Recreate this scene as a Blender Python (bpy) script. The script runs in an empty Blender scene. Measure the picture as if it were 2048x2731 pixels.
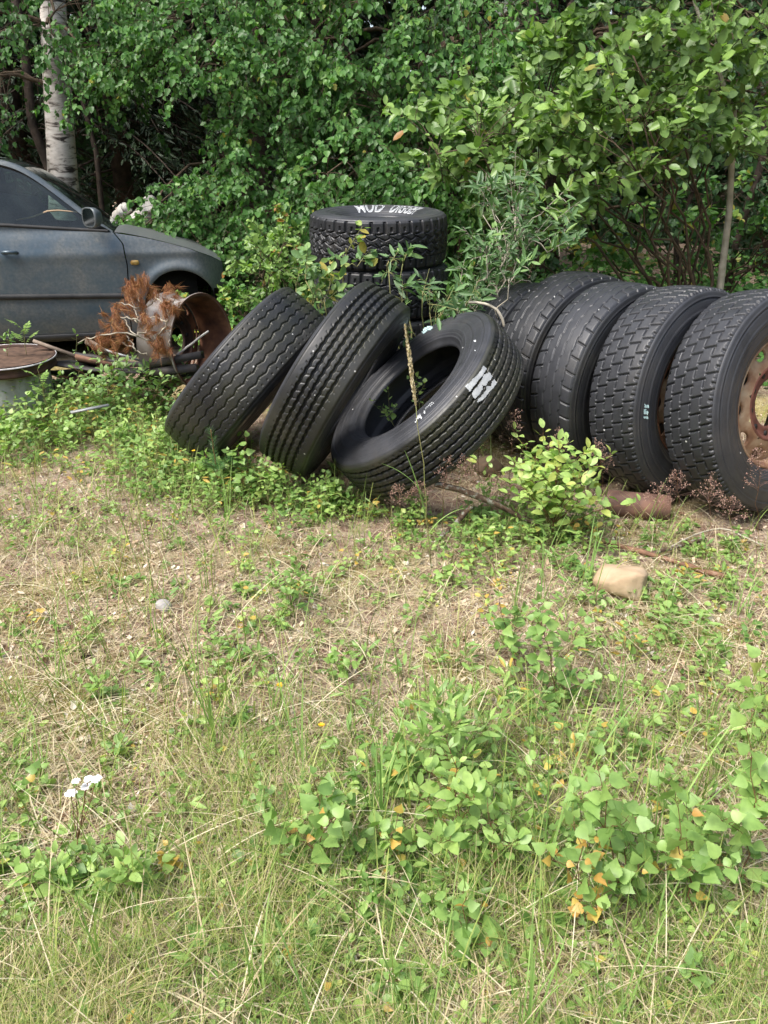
import bpy, bmesh, math, random
import numpy as np
from mathutils import Vector, Matrix
rng = np.random.default_rng(7)
random.seed(7)
PI = math.pi
UP = np.array([0, 0, 1.])
SC = bpy.context.scene
COL = SC.collection

# ---------------------------------------------------------------- camera
FP, PITCH, EYE = 2052.0, math.radians(25.2), 1.6
cam = bpy.data.objects.new("camera", bpy.data.cameras.new("camera")); COL.objects.link(cam)
cam.location = (0, 0, EYE); cam.rotation_euler = (PI/2 - PITCH, 0, 0)
cam.data.sensor_fit = 'VERTICAL'; cam.data.sensor_height = 36; cam.data.lens = 36 * FP / 2731
cam.data.clip_end = 500; cam.data.clip_start = 0.05
SC.camera = cam
# ---------------------------------------------------------------- sky, sun, exposure
SUN_EL, SUN_AZ = math.radians(56), math.radians(235)   # compass-like azimuth: from behind the camera and to the left
w = bpy.data.worlds.new("World"); SC.world = w; w.use_nodes = True
nt = w.node_tree; nt.nodes.clear()
sky = nt.nodes.new('ShaderNodeTexSky'); sky.sky_type = 'NISHITA'; sky.sun_disc = False
sky.sun_elevation = SUN_EL; sky.sun_rotation = SUN_AZ; sky.dust_density = 3; sky.air_density = 1.0
hsv = nt.nodes.new('ShaderNodeHueSaturation'); hsv.inputs['Saturation'].default_value = 0.7
bg = nt.nodes.new('ShaderNodeBackground'); bg.inputs['Strength'].default_value = 0.13
out = nt.nodes.new('ShaderNodeOutputWorld')
nt.links.new(sky.outputs[0], hsv.inputs['Color']); nt.links.new(hsv.outputs[0], bg.inputs[0]); nt.links.new(bg.outputs[0], out.inputs[0])
sd = bpy.data.lights.new("sun", 'SUN'); sd.energy = 1.7; sd.angle = math.radians(24); sd.color = (1, .96, .9)
sun = bpy.data.objects.new("sun", sd); COL.objects.link(sun)
sdir = Vector((math.sin(SUN_AZ)*math.cos(SUN_EL), math.cos(SUN_AZ)*math.cos(SUN_EL), math.sin(SUN_EL)))
sun.rotation_euler = sdir.to_track_quat('Z', 'Y').to_euler(); sun.location = (-4, -6, 12)
SC.view_settings.view_transform = 'Standard'; SC.view_settings.look = 'None'
SC.view_settings.exposure = 1.42; SC.view_settings.gamma = 1
SC.render.engine = 'CYCLES'; SC.cycles.max_bounces = 6; SC.cycles.diffuse_bounces = 3; SC.cycles.transmission_bounces = 4
SC.cycles.transparent_max_bounces = 8; SC.cycles.caustics_reflective = False; SC.cycles.caustics_refractive = False

# ---------------------------------------------------------------- picture <-> world measuring
cF = np.array([0, math.cos(PITCH), -math.sin(PITCH)]); cU = np.array([0, math.sin(PITCH), math.cos(PITCH)]); cR = np.array([1., 0, 0])
CAM = np.array([0, 0, EYE])
def ray(px, py):
    px = np.asarray(px, float); py = np.asarray(py, float)
    return cF + cR*((px-1024)/FP)[..., None] - cU*((py-1365.5)/FP)[..., None]
def at(px, py, Y):
    d = ray(px, py); t = np.asarray(Y)/d[..., 1]
    return CAM + d*t[..., None]
def proj(P):
    d = P-CAM; z = d@cF
    return np.stack([1024+FP*(d@cR)/z, 1365.5-FP*(d@cU)/z], -1)

# ---------------------------------------------------------------- ground shape
def vnoise(x, y, s, seed=0):
    r = np.random.default_rng(1000+seed); T = r.random((64, 64))
    x = np.asarray(x, float)/s; y = np.asarray(y, float)/s
    xi = np.floor(x).astype(int); yi = np.floor(y).astype(int); fx = x-xi; fy = y-yi
    fx = fx*fx*(3-2*fx); fy = fy*fy*(3-2*fy)
    g = lambda a, b: T[a % 64, b % 64]
    return (g(xi, yi)*(1-fx)+g(xi+1, yi)*fx)*(1-fy)+(g(xi, yi+1)*(1-fx)+g(xi+1, yi+1)*fx)*fy
def gz(x, y):
    x = np.asarray(x, float); y = np.asarray(y, float)
    s = lambda a: np.clip(a, 0, 1)**2*(3-2*np.clip(a, 0, 1))
    rise = .20*s((y-4.1)/1.4) + .05*s((y-7)/6)
    return rise*(.75+.25*s((-x+.5)/1.5)) + (vnoise(x, y, .55, 1)-.5)*.045*s((y-.2)/1.0) + (vnoise(x, y, .16, 2)-.5)*.018 - .02
def gat(px, py, it=12):
    d = ray(px, py); z = np.zeros(np.shape(px))
    for _ in range(it):
        t = (EYE-z)/(-d[..., 2]); P = CAM+d*t[..., None]; z = .5*z+.5*gz(P[..., 0], P[..., 1])
    P[..., 2] = gz(P[..., 0], P[..., 1]); return P

# ---------------------------------------------------------------- object helpers
def tag(o, label=None, cat=None, group=None, kind=None):
    if label: o['label'] = label
    if cat: o['category'] = cat
    if group: o['group'] = group
    if kind: o['kind'] = kind
    return o
def empty(name, loc, label, cat, group=None):
    o = bpy.data.objects.new(name, None); COL.objects.link(o); o.location = loc; o.empty_display_size = .1
    return tag(o, label, cat, group)
def nobj(name, V, F, mat, parent=None, smooth=False, attr=None, loc=None):
    """F: list of (k,n) int arrays (faces of n corners)"""
    me = bpy.data.meshes.new(name); V = np.asarray(V, float)
    if parent is not None and loc is None: loc = parent.location
    if loc is not None: V = V-np.array(loc)
    F = [np.asarray(f) for f in F if len(f)]
    tot = np.concatenate([np.full(len(f), f.shape[1]) for f in F]); lp = np.concatenate([f.ravel() for f in F])
    me.vertices.add(len(V)); me.vertices.foreach_set('co', V.ravel().astype(np.float32))
    me.loops.add(len(lp)); me.loops.foreach_set('vertex_index', lp.astype(np.int32))
    me.polygons.add(len(tot)); me.polygons.foreach_set('loop_start', np.concatenate([[0], np.cumsum(tot)[:-1]]).astype(np.int32))
    me.polygons.foreach_set('loop_total', tot.astype(np.int32))
    if attr:
        for k, a in attr.items():
            me.attributes.new(k, 'FLOAT', 'POINT').data.foreach_set('value', np.asarray(a, np.float32))
    me.update(calc_edges=True); me.validate()
    if smooth: me.polygons.foreach_set('use_smooth', np.ones(len(me.polygons), bool))
    me.materials.append(mat)
    o = bpy.data.objects.new(name, me); COL.objects.link(o)
    if parent is not None: o.parent = parent
    elif loc is not None: o.location = loc
    return o
class MB:
    """collects shapes into one mesh"""
    def __init__(s): s.V = []; s.F = {}; s.A = []; s.n = 0
    def add(s, V, F, a=0.5):
        V = np.asarray(V, float).reshape(-1, 3)
        for f in F:
            f = np.asarray(f)
            if len(f): s.F.setdefault(f.shape[1], []).append(f+s.n)
        s.V.append(V); s.A.append(np.broadcast_to(np.asarray(a, float), (len(V),))); s.n += len(V)
    def build(s, name, mat, parent=None, smooth=False, loc=None):
        return nobj(name, np.concatenate(s.V), [np.concatenate(v) for v in s.F.values()], mat, parent, smooth, {'tint': np.concatenate(s.A)}, loc)
def tubes(paths, radii, sides=4):
    """paths (n,k,3), radii (n,k) -> V, F"""
    P = np.asarray(paths, float); R = np.asarray(radii, float); n, k, _ = P.shape
    T = np.gradient(P, axis=1); T /= np.linalg.norm(T, axis=2, keepdims=True)+1e-9
    ref = np.where(np.abs(T[..., 2:3]) > .9, np.array([1., 0, 0]), np.array([0, 0, 1.]))
    A = np.cross(T, ref); A /= np.linalg.norm(A, axis=2, keepdims=True)+1e-9; B = np.cross(T, A)
    t = np.arange(sides)*2*PI/sides
    V = P[:, :, None]+R[..., None, None]*(np.cos(t)[:, None]*A[:, :, None]+np.sin(t)[:, None]*B[:, :, None])
    i = np.arange(n)[:, None, None]*k*sides; j = np.arange(k-1)[None, :, None]*sides; q = np.arange(sides)[None, None]; q2 = (q+1) % sides
    F = np.stack([i+j+q, i+j+q2, i+j+sides+q2, i+j+sides+q], -1).reshape(-1, 4)
    caps = []
    for e, rv in ((0, True), (k-1, False)):
        c = (np.arange(n)[:, None]*k*sides+e*sides+np.arange(sides)[None]); caps.append(c[:, ::-1] if rv else c)
    return V.reshape(-1, 3), [F]+caps
def tube1(pts, radii, sides=8):
    return tubes(np.array([pts]), np.array([radii]), sides)
def box(c, s, R=None):
    v = np.array([[x, y, z] for x in (-.5, .5) for y in (-.5, .5) for z in (-.5, .5)])*np.array(s)
    if R is not None: v = v@np.array(R).T
    return v+np.array(c), [np.array([[0, 1, 3, 2], [4, 6, 7, 5], [0, 4, 5, 1], [2, 3, 7, 6], [0, 2, 6, 4], [1, 5, 7, 3]])]
def unit(a): return a/(np.linalg.norm(a, axis=-1, keepdims=True)+1e-9)
def gridF(nu, nv, cu=False, cv=False):
    I, J = np.meshgrid(np.arange(nu if cu else nu-1), np.arange(nv if cv else nv-1), indexing='ij')
    I2 = (I+1) % nu; J2 = (J+1) % nv
    return np.stack([I*nv+J, I2*nv+J, I2*nv+J2, I*nv+J2], -1).reshape(-1, 4)

# ---------------------------------------------------------------- materials
def newmat(name):
    m = bpy.data.materials.new(name); m.use_nodes = True; t = m.node_tree; t.nodes.clear()
    o = t.nodes.new('ShaderNodeOutputMaterial'); p = t.nodes.new('ShaderNodeBsdfPrincipled'); t.links.new(p.outputs[0], o.inputs[0])
    return m, t, p, o
def ramp(t, src, stops, interp='LINEAR'):
    r = t.nodes.new('ShaderNodeValToRGB'); r.color_ramp.interpolation = interp
    e = r.color_ramp.elements
    while len(e) > 1: e.remove(e[-1])
    e[0].position = stops[0][0]; e[0].color = (*stops[0][1], 1)
    for p, c in stops[1:]: x = e.new(p); x.color = (*c, 1)
    t.links.new(src, r.inputs[0]); return r.outputs[0]
def noise(t, scale, detail=4, coord='Object', rough=.55, vec=None, dist=0):
    n = t.nodes.new('ShaderNodeTexNoise'); n.inputs['Scale'].default_value = scale; n.inputs['Detail'].default_value = detail
    n.inputs['Roughness'].default_value = rough; n.inputs['Distortion'].default_value = dist
    if vec is None: c = t.nodes.new('ShaderNodeTexCoord'); vec = c.outputs[coord]
    t.links.new(vec, n.inputs['Vector']); return n.outputs['Fac']
def mix(t, fac, a, b, mode='MIX'):
    m = t.nodes.new('ShaderNodeMix'); m.data_type = 'RGBA'; m.blend_type = mode
    for i, v in ((0, fac), (6, a), (7, b)):
        if hasattr(v, 'is_output'): t.links.new(v, m.inputs[i])
        elif i == 0: m.inputs[0].default_value = v
        else: m.inputs[i].default_value = (*v, 1)
    return m.outputs[2]
def bump(t, p, h, s=.3, d=.002):
    b = t.nodes.new('ShaderNodeBump'); b.inputs['Strength'].default_value = s; b.inputs['Distance'].default_value = d
    t.links.new(h, b.inputs['Height']); t.links.new(b.outputs[0], p.inputs['Normal'])
def attrn(t, name):
    a = t.nodes.new('ShaderNodeAttribute'); a.attribute_name = name; return a.outputs['Fac']
def leafmat(name, stops, transl=.3, rough=.42, spec=.5):
    m, t, p, o = newmat(name)
    c = ramp(t, attrn(t, 'tint'), stops)
    n = noise(t, 60, 2); c2 = mix(t, .35, c, ramp(t, n, [(.3, (.55, .6, .5)), (.7, (1.25, 1.2, 1.1))]), 'MULTIPLY')
    t.links.new(c2, p.inputs['Base Color']); p.inputs['Roughness'].default_value = rough; p.inputs['Specular IOR Level'].default_value = spec
    tr = t.nodes.new('ShaderNodeBsdfTranslucent'); c3 = mix(t, 1, c2, (1.1, 1.35, .55), 'MULTIPLY'); t.links.new(c3, tr.inputs[0])
    ms = t.nodes.new('ShaderNodeMixShader'); ms.inputs[0].default_value = transl
    t.links.new(p.outputs[0], ms.inputs[1]); t.links.new(tr.outputs[0], ms.inputs[2]); t.links.new(ms.outputs[0], o.inputs[0])
    return m
def simple(name, stops, scale=8, rough=.7, metal=0, bs=.3, bd=.003, spec=.4, bscale=None, detail=5):
    m, t, p, o = newmat(name); n = noise(t, scale, detail)
    t.links.new(ramp(t, n, stops), p.inputs['Base Color']); p.inputs['Roughness'].default_value = rough
    p.inputs['Metallic'].default_value = metal; p.inputs['Specular IOR Level'].default_value = spec
    if bs: bump(t, p, noise(t, bscale or scale*6, 4), bs, bd)
    return m
M = {}
M['birch_leaf'] = leafmat('birch_leaf', [(0, (.045, .11, .03)), (.45, (.085, .205, .05)), (.8, (.14, .295, .07)), (.97, (.22, .38, .08)), (1, (.36, .34, .06))], .35, .42, .36)
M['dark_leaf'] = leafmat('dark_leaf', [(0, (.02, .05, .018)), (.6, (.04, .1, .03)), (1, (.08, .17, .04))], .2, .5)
M['shrub_leaf'] = leafmat('shrub_leaf', [(0, (.10, .18, .05)), (.5, (.19, .31, .085)), (.85, (.30, .46, .11)), (.94, (.3, .3, .07)), (1, (.33, .17, .05))], .3, .4)
M['willow_leaf'] = leafmat('willow_leaf', [(0, (.09, .17, .07)), (.5, (.16, .29, .11)), (.9, (.28, .42, .12)), (1, (.42, .36, .08))], .3, .45)
M['sapling_leaf'] = leafmat('sapling_leaf', [(0, (.14, .26, .065)), (.5, (.27, .42, .12)), (.86, (.42, .57, .17)), (.92, (.46, .47, .12)), (.97, (.6, .4, .1)), (1, (.6, .33, .09))], .32, .45)
M['grass'] = leafmat('grass', [(0, (.10, .17, .045)), (.4, (.22, .32, .08)), (.7, (.38, .44, .13)), (1, (.58, .49, .28))], .3, .5, .3)
M['blade'] = leafmat('blade', [(0, (.2, .36, .1)), (1, (.42, .58, .2))], .3, .42, .4)
M['straw'] = leafmat('straw', [(0, (.34, .25, .15)), (.5, (.58, .47, .31)), (1, (.8, .71, .54))], .2, .6, .3)
M['litter'] = leafmat('litter', [(0, (.08, .04, .03)), (.25, (.28, .17, .11)), (.55, (.52, .38, .27)), (.8, (.69, .56, .43)), (1, (.82, .75, .69))], .1, .75, .25)
M['needles_brown'] = leafmat('needles_brown', [(0, (.17, .06, .03)), (.6, (.36, .14, .06)), (1, (.46, .26, .1))], .2, .7)
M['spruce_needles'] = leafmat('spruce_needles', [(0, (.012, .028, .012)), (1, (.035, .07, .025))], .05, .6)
M['pine_green'] = leafmat('pine_green', [(0, (.06, .17, .06)), (1, (.16, .33, .1))], .15, .5)
M['panicle'] = leafmat('panicle', [(0, (.2, .1, .09)), (1, (.5, .33, .27))], .2, .7)
M['twig'] = simple('twig', [(.3, (.05, .035, .022)), (.7, (.13, .09, .055))], 30, .85, bs=0)
M['green_stem'] = simple('green_stem', [(.3, (.16, .2, .06)), (.7, (.3, .26, .11))], 20, .7, bs=0)
M['red_stem'] = simple('red_stem', [(.3, (.09, .04, .02)), (.7, (.22, .11, .05))], 20, .7, bs=0)
M['pale_bark'] = simple('pale_bark', [(.3, (.3, .27, .2)), (.7, (.52, .47, .38))], 15, .8)
M['trunk_dark'] = simple('trunk_dark', [(.3, (.03, .022, .017)), (.7, (.09, .065, .05))], 14, .9, bs=.6, bd=.01)
M['lichen_bark'] = simple('lichen_bark', [(.3, (.05, .03, .02)), (.52, (.14, .09, .06)), (.6, (.28, .28, .23)), (.75, (.36, .36, .31))], 45, .9, bs=.7, bd=.006)
M['red_bark'] = simple('red_bark', [(.3, (.10, .05, .03)), (.6, (.24, .13, .08)), (.8, (.4, .3, .22))], 22, .85, bs=.6, bd=.004)
def birchbark():
    m, t, p, o = newmat('birch_bark')
    tc = t.nodes.new('ShaderNodeTexCoord'); mp = t.nodes.new('ShaderNodeMapping'); mp.inputs['Scale'].default_value = (3, 3, 14); t.links.new(tc.outputs['Object'], mp.inputs[0])
    n1 = noise(t, 1.6, 5, vec=mp.outputs[0], rough=.65, dist=.6); n2 = noise(t, 2.6, 4)
    c = ramp(t, n1, [(.36, (.04, .032, .028)), (.42, (.25, .21, .18)), (.47, (.62, .56, .5)), (.7, (.85, .8, .74))])
    c = mix(t, ramp(t, n2, [(.5, (0, 0, 0)), (.62, (.7, .7, .7))]), c, (.06, .055, .045))
    t.links.new(c, p.inputs['Base Color']); p.inputs['Roughness'].default_value = .8; bump(t, p, n1, .6, .01); return m
M['birch_bark'] = birchbark()
def rubber(name, moss=0, dust=.5, base=.022, k=.55):
    m, t, p, o = newmat(name)
    n = noise(t, 5, 6, rough=.65); f = noise(t, 90, 3); base *= k; dust *= k
    c = ramp(t, n, [(.3, (base*.8, base*.83, base*.92)), (.55, (base*1.3, base*1.36, base*1.55)), (.8, (base+.03*dust, base+.032*dust, base+.037*dust))])
    c = mix(t, ramp(t, f, [(.6, (0, 0, 0)), (.8, (.35, .35, .35))]), c, (.06, .058, .055))
    if moss:
        g = noise(t, 3.2, 5, rough=.7); mk = ramp(t, g, [(.38, (0, 0, 0)), (.62, (moss, moss, moss))])
        gr = attrn(t, 'tint'); mk = mix(t, 1, mk, ramp(t, gr, [(.0, (.45, .45, .45)), (.35, (1, 1, 1))]), 'MULTIPLY')
        c = mix(t, mk, c, (.06, .06, .03))
    mud = ramp(t, noise(t, 2.4, 8, rough=.72), [(.52, (0, 0, 0)), (.7, (.55, .55, .55))]); c = mix(t, mud, c, (.062, .055, .045))
    vo = t.nodes.new('ShaderNodeTexVoronoi'); vo.inputs['Scale'].default_value = 17; tc_ = t.nodes.new('ShaderNodeTexCoord'); t.links.new(tc_.outputs['Object'], vo.inputs['Vector'])
    dn = t.nodes.new('ShaderNodeMath'); dn.operation = 'LESS_THAN'; dn.inputs[1].default_value = .075; t.links.new(vo.outputs['Distance'], dn.inputs[0])
    sp = t.nodes.new('ShaderNodeSeparateColor'); t.links.new(vo.outputs['Color'], sp.inputs[0]); g2 = t.nodes.new('ShaderNodeMath'); g2.operation = 'GREATER_THAN'; g2.inputs[1].default_value = .84; t.links.new(sp.outputs[0], g2.inputs[0])
    ml_ = t.nodes.new('ShaderNodeMath'); ml_.operation = 'MULTIPLY'; t.links.new(dn.outputs[0], ml_.inputs[0]); t.links.new(g2.outputs[0], ml_.inputs[1]); c = mix(t, ml_.outputs[0], c, (.5, .5, .48))
    t.links.new(c, p.inputs['Base Color'])
    t.links.new(ramp(t, noise(t, 12, 4), [(.3, (.34,)*3), (.7, (.56,)*3)]), p.inputs['Roughness']); p.inputs['Specular IOR Level'].default_value = .5
    h = t.nodes.new('ShaderNodeMath'); h.operation = 'ADD'; t.links.new(f, h.inputs[0]); t.links.new(noise(t, 25, 4), h.inputs[1])
    bump(t, p, h.outputs[0], .22, .0025); return m
M['rubber'] = rubber('rubber', 0, .7, .03); M['rubber_worn'] = rubber('rubber_worn', 0, 1.3, .05)
M['rubber_moss'] = rubber('rubber_moss', .85, .8, .026); M['rubber_moss_light'] = rubber('rubber_moss_light', .6, .6, .024)
M['sidewall'] = rubber('sidewall', 0, 1.6, .058); M['sidewall_dark'] = rubber('sidewall_dark', .2, .6, .03)
M['white_paint'] = simple('white_paint', [(.3, (.36, .38, .4)), (.7, (.6, .62, .62))], 30, .7, bs=.1)
M['letter_black'] = simple('letter_black', [(.3, (.02, .02, .022)), (.7, (.03, .03, .034))], 30, .6, bs=0)
M['teal_paint'] = simple('teal_paint', [(.3, (.3, .5, .5)), (.7, (.6, .75, .75))], 60, .6, bs=0)
M['rim_tan'] = simple('rim_tan', [(.25, (.12, .05, .03)), (.45, (.28, .16, .09)), (.62, (.42, .31, .2)), (.8, (.52, .44, .33))], 9, .75, bs=.3, detail=8)
M['rim_red'] = simple('rim_red', [(.3, (.09, .035, .025)), (.6, (.2, .08, .055)), (.8, (.3, .14, .09))], 12, .75, bs=.4)
M['rust'] = simple('rust', [(.3, (.05, .025, .018)), (.5, (.15, .065, .035)), (.75, (.3, .14, .07))], 9, .85, bs=.5)
M['rust_dark'] = simple('rust_dark', [(.3, (.02, .012, .01)), (.7, (.09, .045, .03))], 9, .85, bs=.4)
M['rust_pipe'] = simple('rust_pipe', [(.3, (.06, .032, .025)), (.5, (.15, .085, .065)), (.65, (.24, .13, .09)), (.8, (.3, .22, .18))], 9, .75, bs=.6, detail=9)
M['grey_paint'] = simple('grey_paint', [(.3, (.16, .13, .1)), (.45, (.3, .3, .29)), (.7, (.46, .47, .46))], 7, .6, bs=.2, detail=8)
M['barrel_paint'] = simple('barrel_paint', [(.3, (.1, .055, .035)), (.45, (.22, .18, .15)), (.7, (.36, .35, .33))], 6, .7, bs=.3, detail=9)
M['white_edge'] = simple('white_edge', [(.3, (.4, .37, .35)), (.6, (.75, .73, .72))], 16, .6, bs=.2)
M['iron_dark'] = simple('iron_dark', [(.3, (.015, .014, .014)), (.6, (.05, .045, .04)), (.8, (.1, .07, .05))], 10, .6, bs=.3)
M['alloy'] = simple('alloy', [(.3, (.2, .21, .21)), (.7, (.42, .44, .43))], 12, .5, .3)
M['wood_grey'] = simple('wood_grey', [(.3, (.12, .085, .06)), (.7, (.3, .24, .19))], 14, .85, bs=.5)
M['wood_brown'] = simple('wood_brown', [(.3, (.07, .035, .022)), (.7, (.2, .11, .07))], 14, .85, bs=.5)
M['wood_pale'] = simple('wood_pale', [(.3, (.45, .42, .37)), (.7, (.7, .68, .62))], 10, .8, bs=.3)
M['stone_tan'] = simple('stone_tan', [(.3, (.36, .25, .15)), (.55, (.5, .37, .24)), (.8, (.6, .5, .37))], 6, .85, bs=.5, bd=.006)
M['stone_grey'] = simple('stone_grey', [(.3, (.3, .27, .26)), (.7, (.52, .49, .47))], 8, .85, bs=.5, bd=.005)
M['stone_brown'] = simple('stone_brown', [(.3, (.1, .07, .045)), (.7, (.24, .17, .11))], 8, .85, bs=.5, bd=.006)
M['soil'] = simple('soil', [(.3, (.05, .03, .02)), (.7, (.15, .09, .06))], 20, .95)
M['petal_white'] = simple('petal_white', [(.3, (.75, .75, .72)), (.7, (.85, .85, .82))], 40, .6, bs=0)
M['petal_yellow'] = simple('petal_yellow', [(.3, (.8, .5, .02)), (.7, (.85, .6, .03))], 40, .6, bs=0)
M['cone'] = simple('cone', [(.3, (.05, .03, .02)), (.7, (.17, .12, .09))], 60, .85)

def groundmat():
    m, t, p, o = newmat('ground_litter')
    a = noise(t, 1.3, 5, rough=.6); b = noise(t, 18, 6, rough=.7); c = noise(t, 120, 4, rough=.8)
    base = ramp(t, b, [(.28, (.12, .07, .05)), (.42, (.30, .195, .15)), (.55, (.46, .36, .27)), (.72, (.56, .48, .36))])
    base = mix(t, .8, base, ramp(t, c, [(.3, (.35, .3, .28)), (.5, (.95, .95, .95)), (.7, (1.5, 1.45, 1.4))]), 'MULTIPLY')
    moss = ramp(t, noise(t, 60, 4), [(.3, (.16, .16, .03)), (.7, (.42, .36, .09))])
    base = mix(t, ramp(t, a, [(.5, (0, 0, 0)), (.64, (.75, .75, .75))]), base, moss)
    t.links.new(base, p.inputs['Base Color']); p.inputs['Roughness'].default_value = .95; p.inputs['Specular IOR Level'].default_value = .15
    ad = t.nodes.new('ShaderNodeMath'); t.links.new(b, ad.inputs[0]); t.links.new(c, ad.inputs[1]); bump(t, p, ad.outputs[0], .9, .012)
    return m
M['ground'] = groundmat()
# ---------------------------------------------------------------- ground sheet
gx = np.unique(np.concatenate([np.linspace(-70, -6, 17), np.linspace(-6, 6, 301), np.linspace(6, 70, 17)]))
gy = np.unique(np.concatenate([np.linspace(-70, -2, 15), np.linspace(-2, 9, 276), np.linspace(9, 80, 20)]))
GX, GY = np.meshgrid(gx, gy, indexing='ij')
tag(nobj('ground', np.stack([GX, GY, gz(GX, GY)], -1).reshape(-1, 3), [gridF(len(gx), len(gy))], M['ground'], smooth=True), 'bare sandy ground covered in litter', None, None, 'structure')

# ================================================================ TYRES
def frame(n):
    n = np.array(n, float); n /= np.linalg.norm(n); a = np.cross(n, [0, 0, 1.]) if abs(n[2]) < .99999 else np.array([1., 0, 0]); a /= np.linalg.norm(a); return a, np.cross(a, n)*-1, n
def tri(x): return 2*np.abs((x % 1)-.5)*2-1
def gw(d, w): return np.clip(1.25-np.abs(d)/w*1.25, 0, 1)     # groove profile
def pat_hex(U, V, C):
    D = np.zeros_like(U)
    for k, v0 in enumerate((-.09, -.045, 0, .045, .09)):
        ph = .5*(k % 2); D = np.maximum(D, .008*gw(V-v0-.0055*tri(U/C*44+ph), .0048))
        D = np.maximum(D, .006*gw(((U/C*88+.25) % 1-.5)*C/88, .003)*gw(V-v0, .011))
    return np.maximum(D, .006*gw(((U/C*88) % 1-.5)*C/88, .0055)*gw(np.abs(V)-.12, .0055))
def pat_rib(vs, zig=.0022, wd=.0082, sd=.004):
    def f(U, V, C):
        D = np.zeros_like(U)
        for v0 in vs: D = np.maximum(D, .018*np.clip(gw(V-v0-zig*tri(U/C*78), wd)*1.5, 0, 1))
        s = ((U/C*78+.12*np.sin(V*120)+.5) % 1-.5)*C/78
        return np.maximum(D, sd*gw(s, .0038)*(np.abs(V) < vs[-1]+.022))
    return f
def pat_z(U, V, C):
    D = np.zeros_like(U); n = 43; P = C/n; wr = .05; s = .56
    for k in range(-3, 3):
        v0 = k*wr+wr/2
        D = np.maximum(D, .012*gw(V-v0, .0058)*(((U/P-k*s+.0) % 1) < s)*(abs(v0) < .12))
        inrow = (V > v0-wr-.003) & (V < v0+.003)
        D = np.maximum(D, .012*gw((((U/P-k*s+.06*(V-v0)/wr*3) % 1+.5) % 1-.5)*P, .0058)*inrow)
    sh = np.abs(V) > .108
    D = np.maximum(D, .011*gw(((U/P*1+.5*(V > 0)+.2) % 1-.5)*P, .009)*sh)
    return np.maximum(D, .005*gw(((U/P*3) % 1-.5)*P/3, .004)*(np.abs(V) > .114))
def pat_wave(U, V, C):
    D = np.zeros_like(U); n = 44
    for k, v0 in enumerate((-.074, -.027, .023, .072)):
        z = (U/C*n+.5*(k % 2)) % 1
        D = np.maximum(D, (.009 if abs(v0) > .05 else .006)*gw(V-v0-.008*np.where(z < .85, z/.85-.5, (1-z)/.15-.5), .0042))
    sh = np.abs(V) > .07
    return np.maximum(D, .011*gw(((U/C*n+-.35*np.abs(V)/.1) % 1-.5)*C/n, .0062)*sh)
def pat_mud(U, V, C):
    n = 34; P = C/n; D = np.zeros_like(U); a = np.abs(V)
    side = np.where(V > 0, .5, 0.)
    V = V*1.28; a = np.abs(V)
    D = np.maximum(D, .016*gw(((U/P+side) % 1-.5)*P, .012)*(a > .085))
    D = np.maximum(D, .012*gw(((U/P+side+.5) % 1-.5)*P, .008)*(a > .1)*(a < .13))
    D = np.maximum(D, .014*gw(a-.085-.006*tri(U/P), .006)*(((U/P+side+.2) % 1) < .6))
    for k in (-1, 0, 1):
        D = np.maximum(D, .012*gw(V-k*.052-.012*tri(U/P+.5*(k % 2)), .006)*(a < .085))
        D = np.maximum(D, .012*gw(((U/P+.5*(k % 2)+V*9) % 1-.5)*P, .0065)*(np.abs(V-k*.052) < .024))
    D = np.maximum(D, .004*gw(((U/P*2+V*14) % 1-.5)*P/2, .004)*(a < .085))
    return D
root_prof = {}
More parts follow.
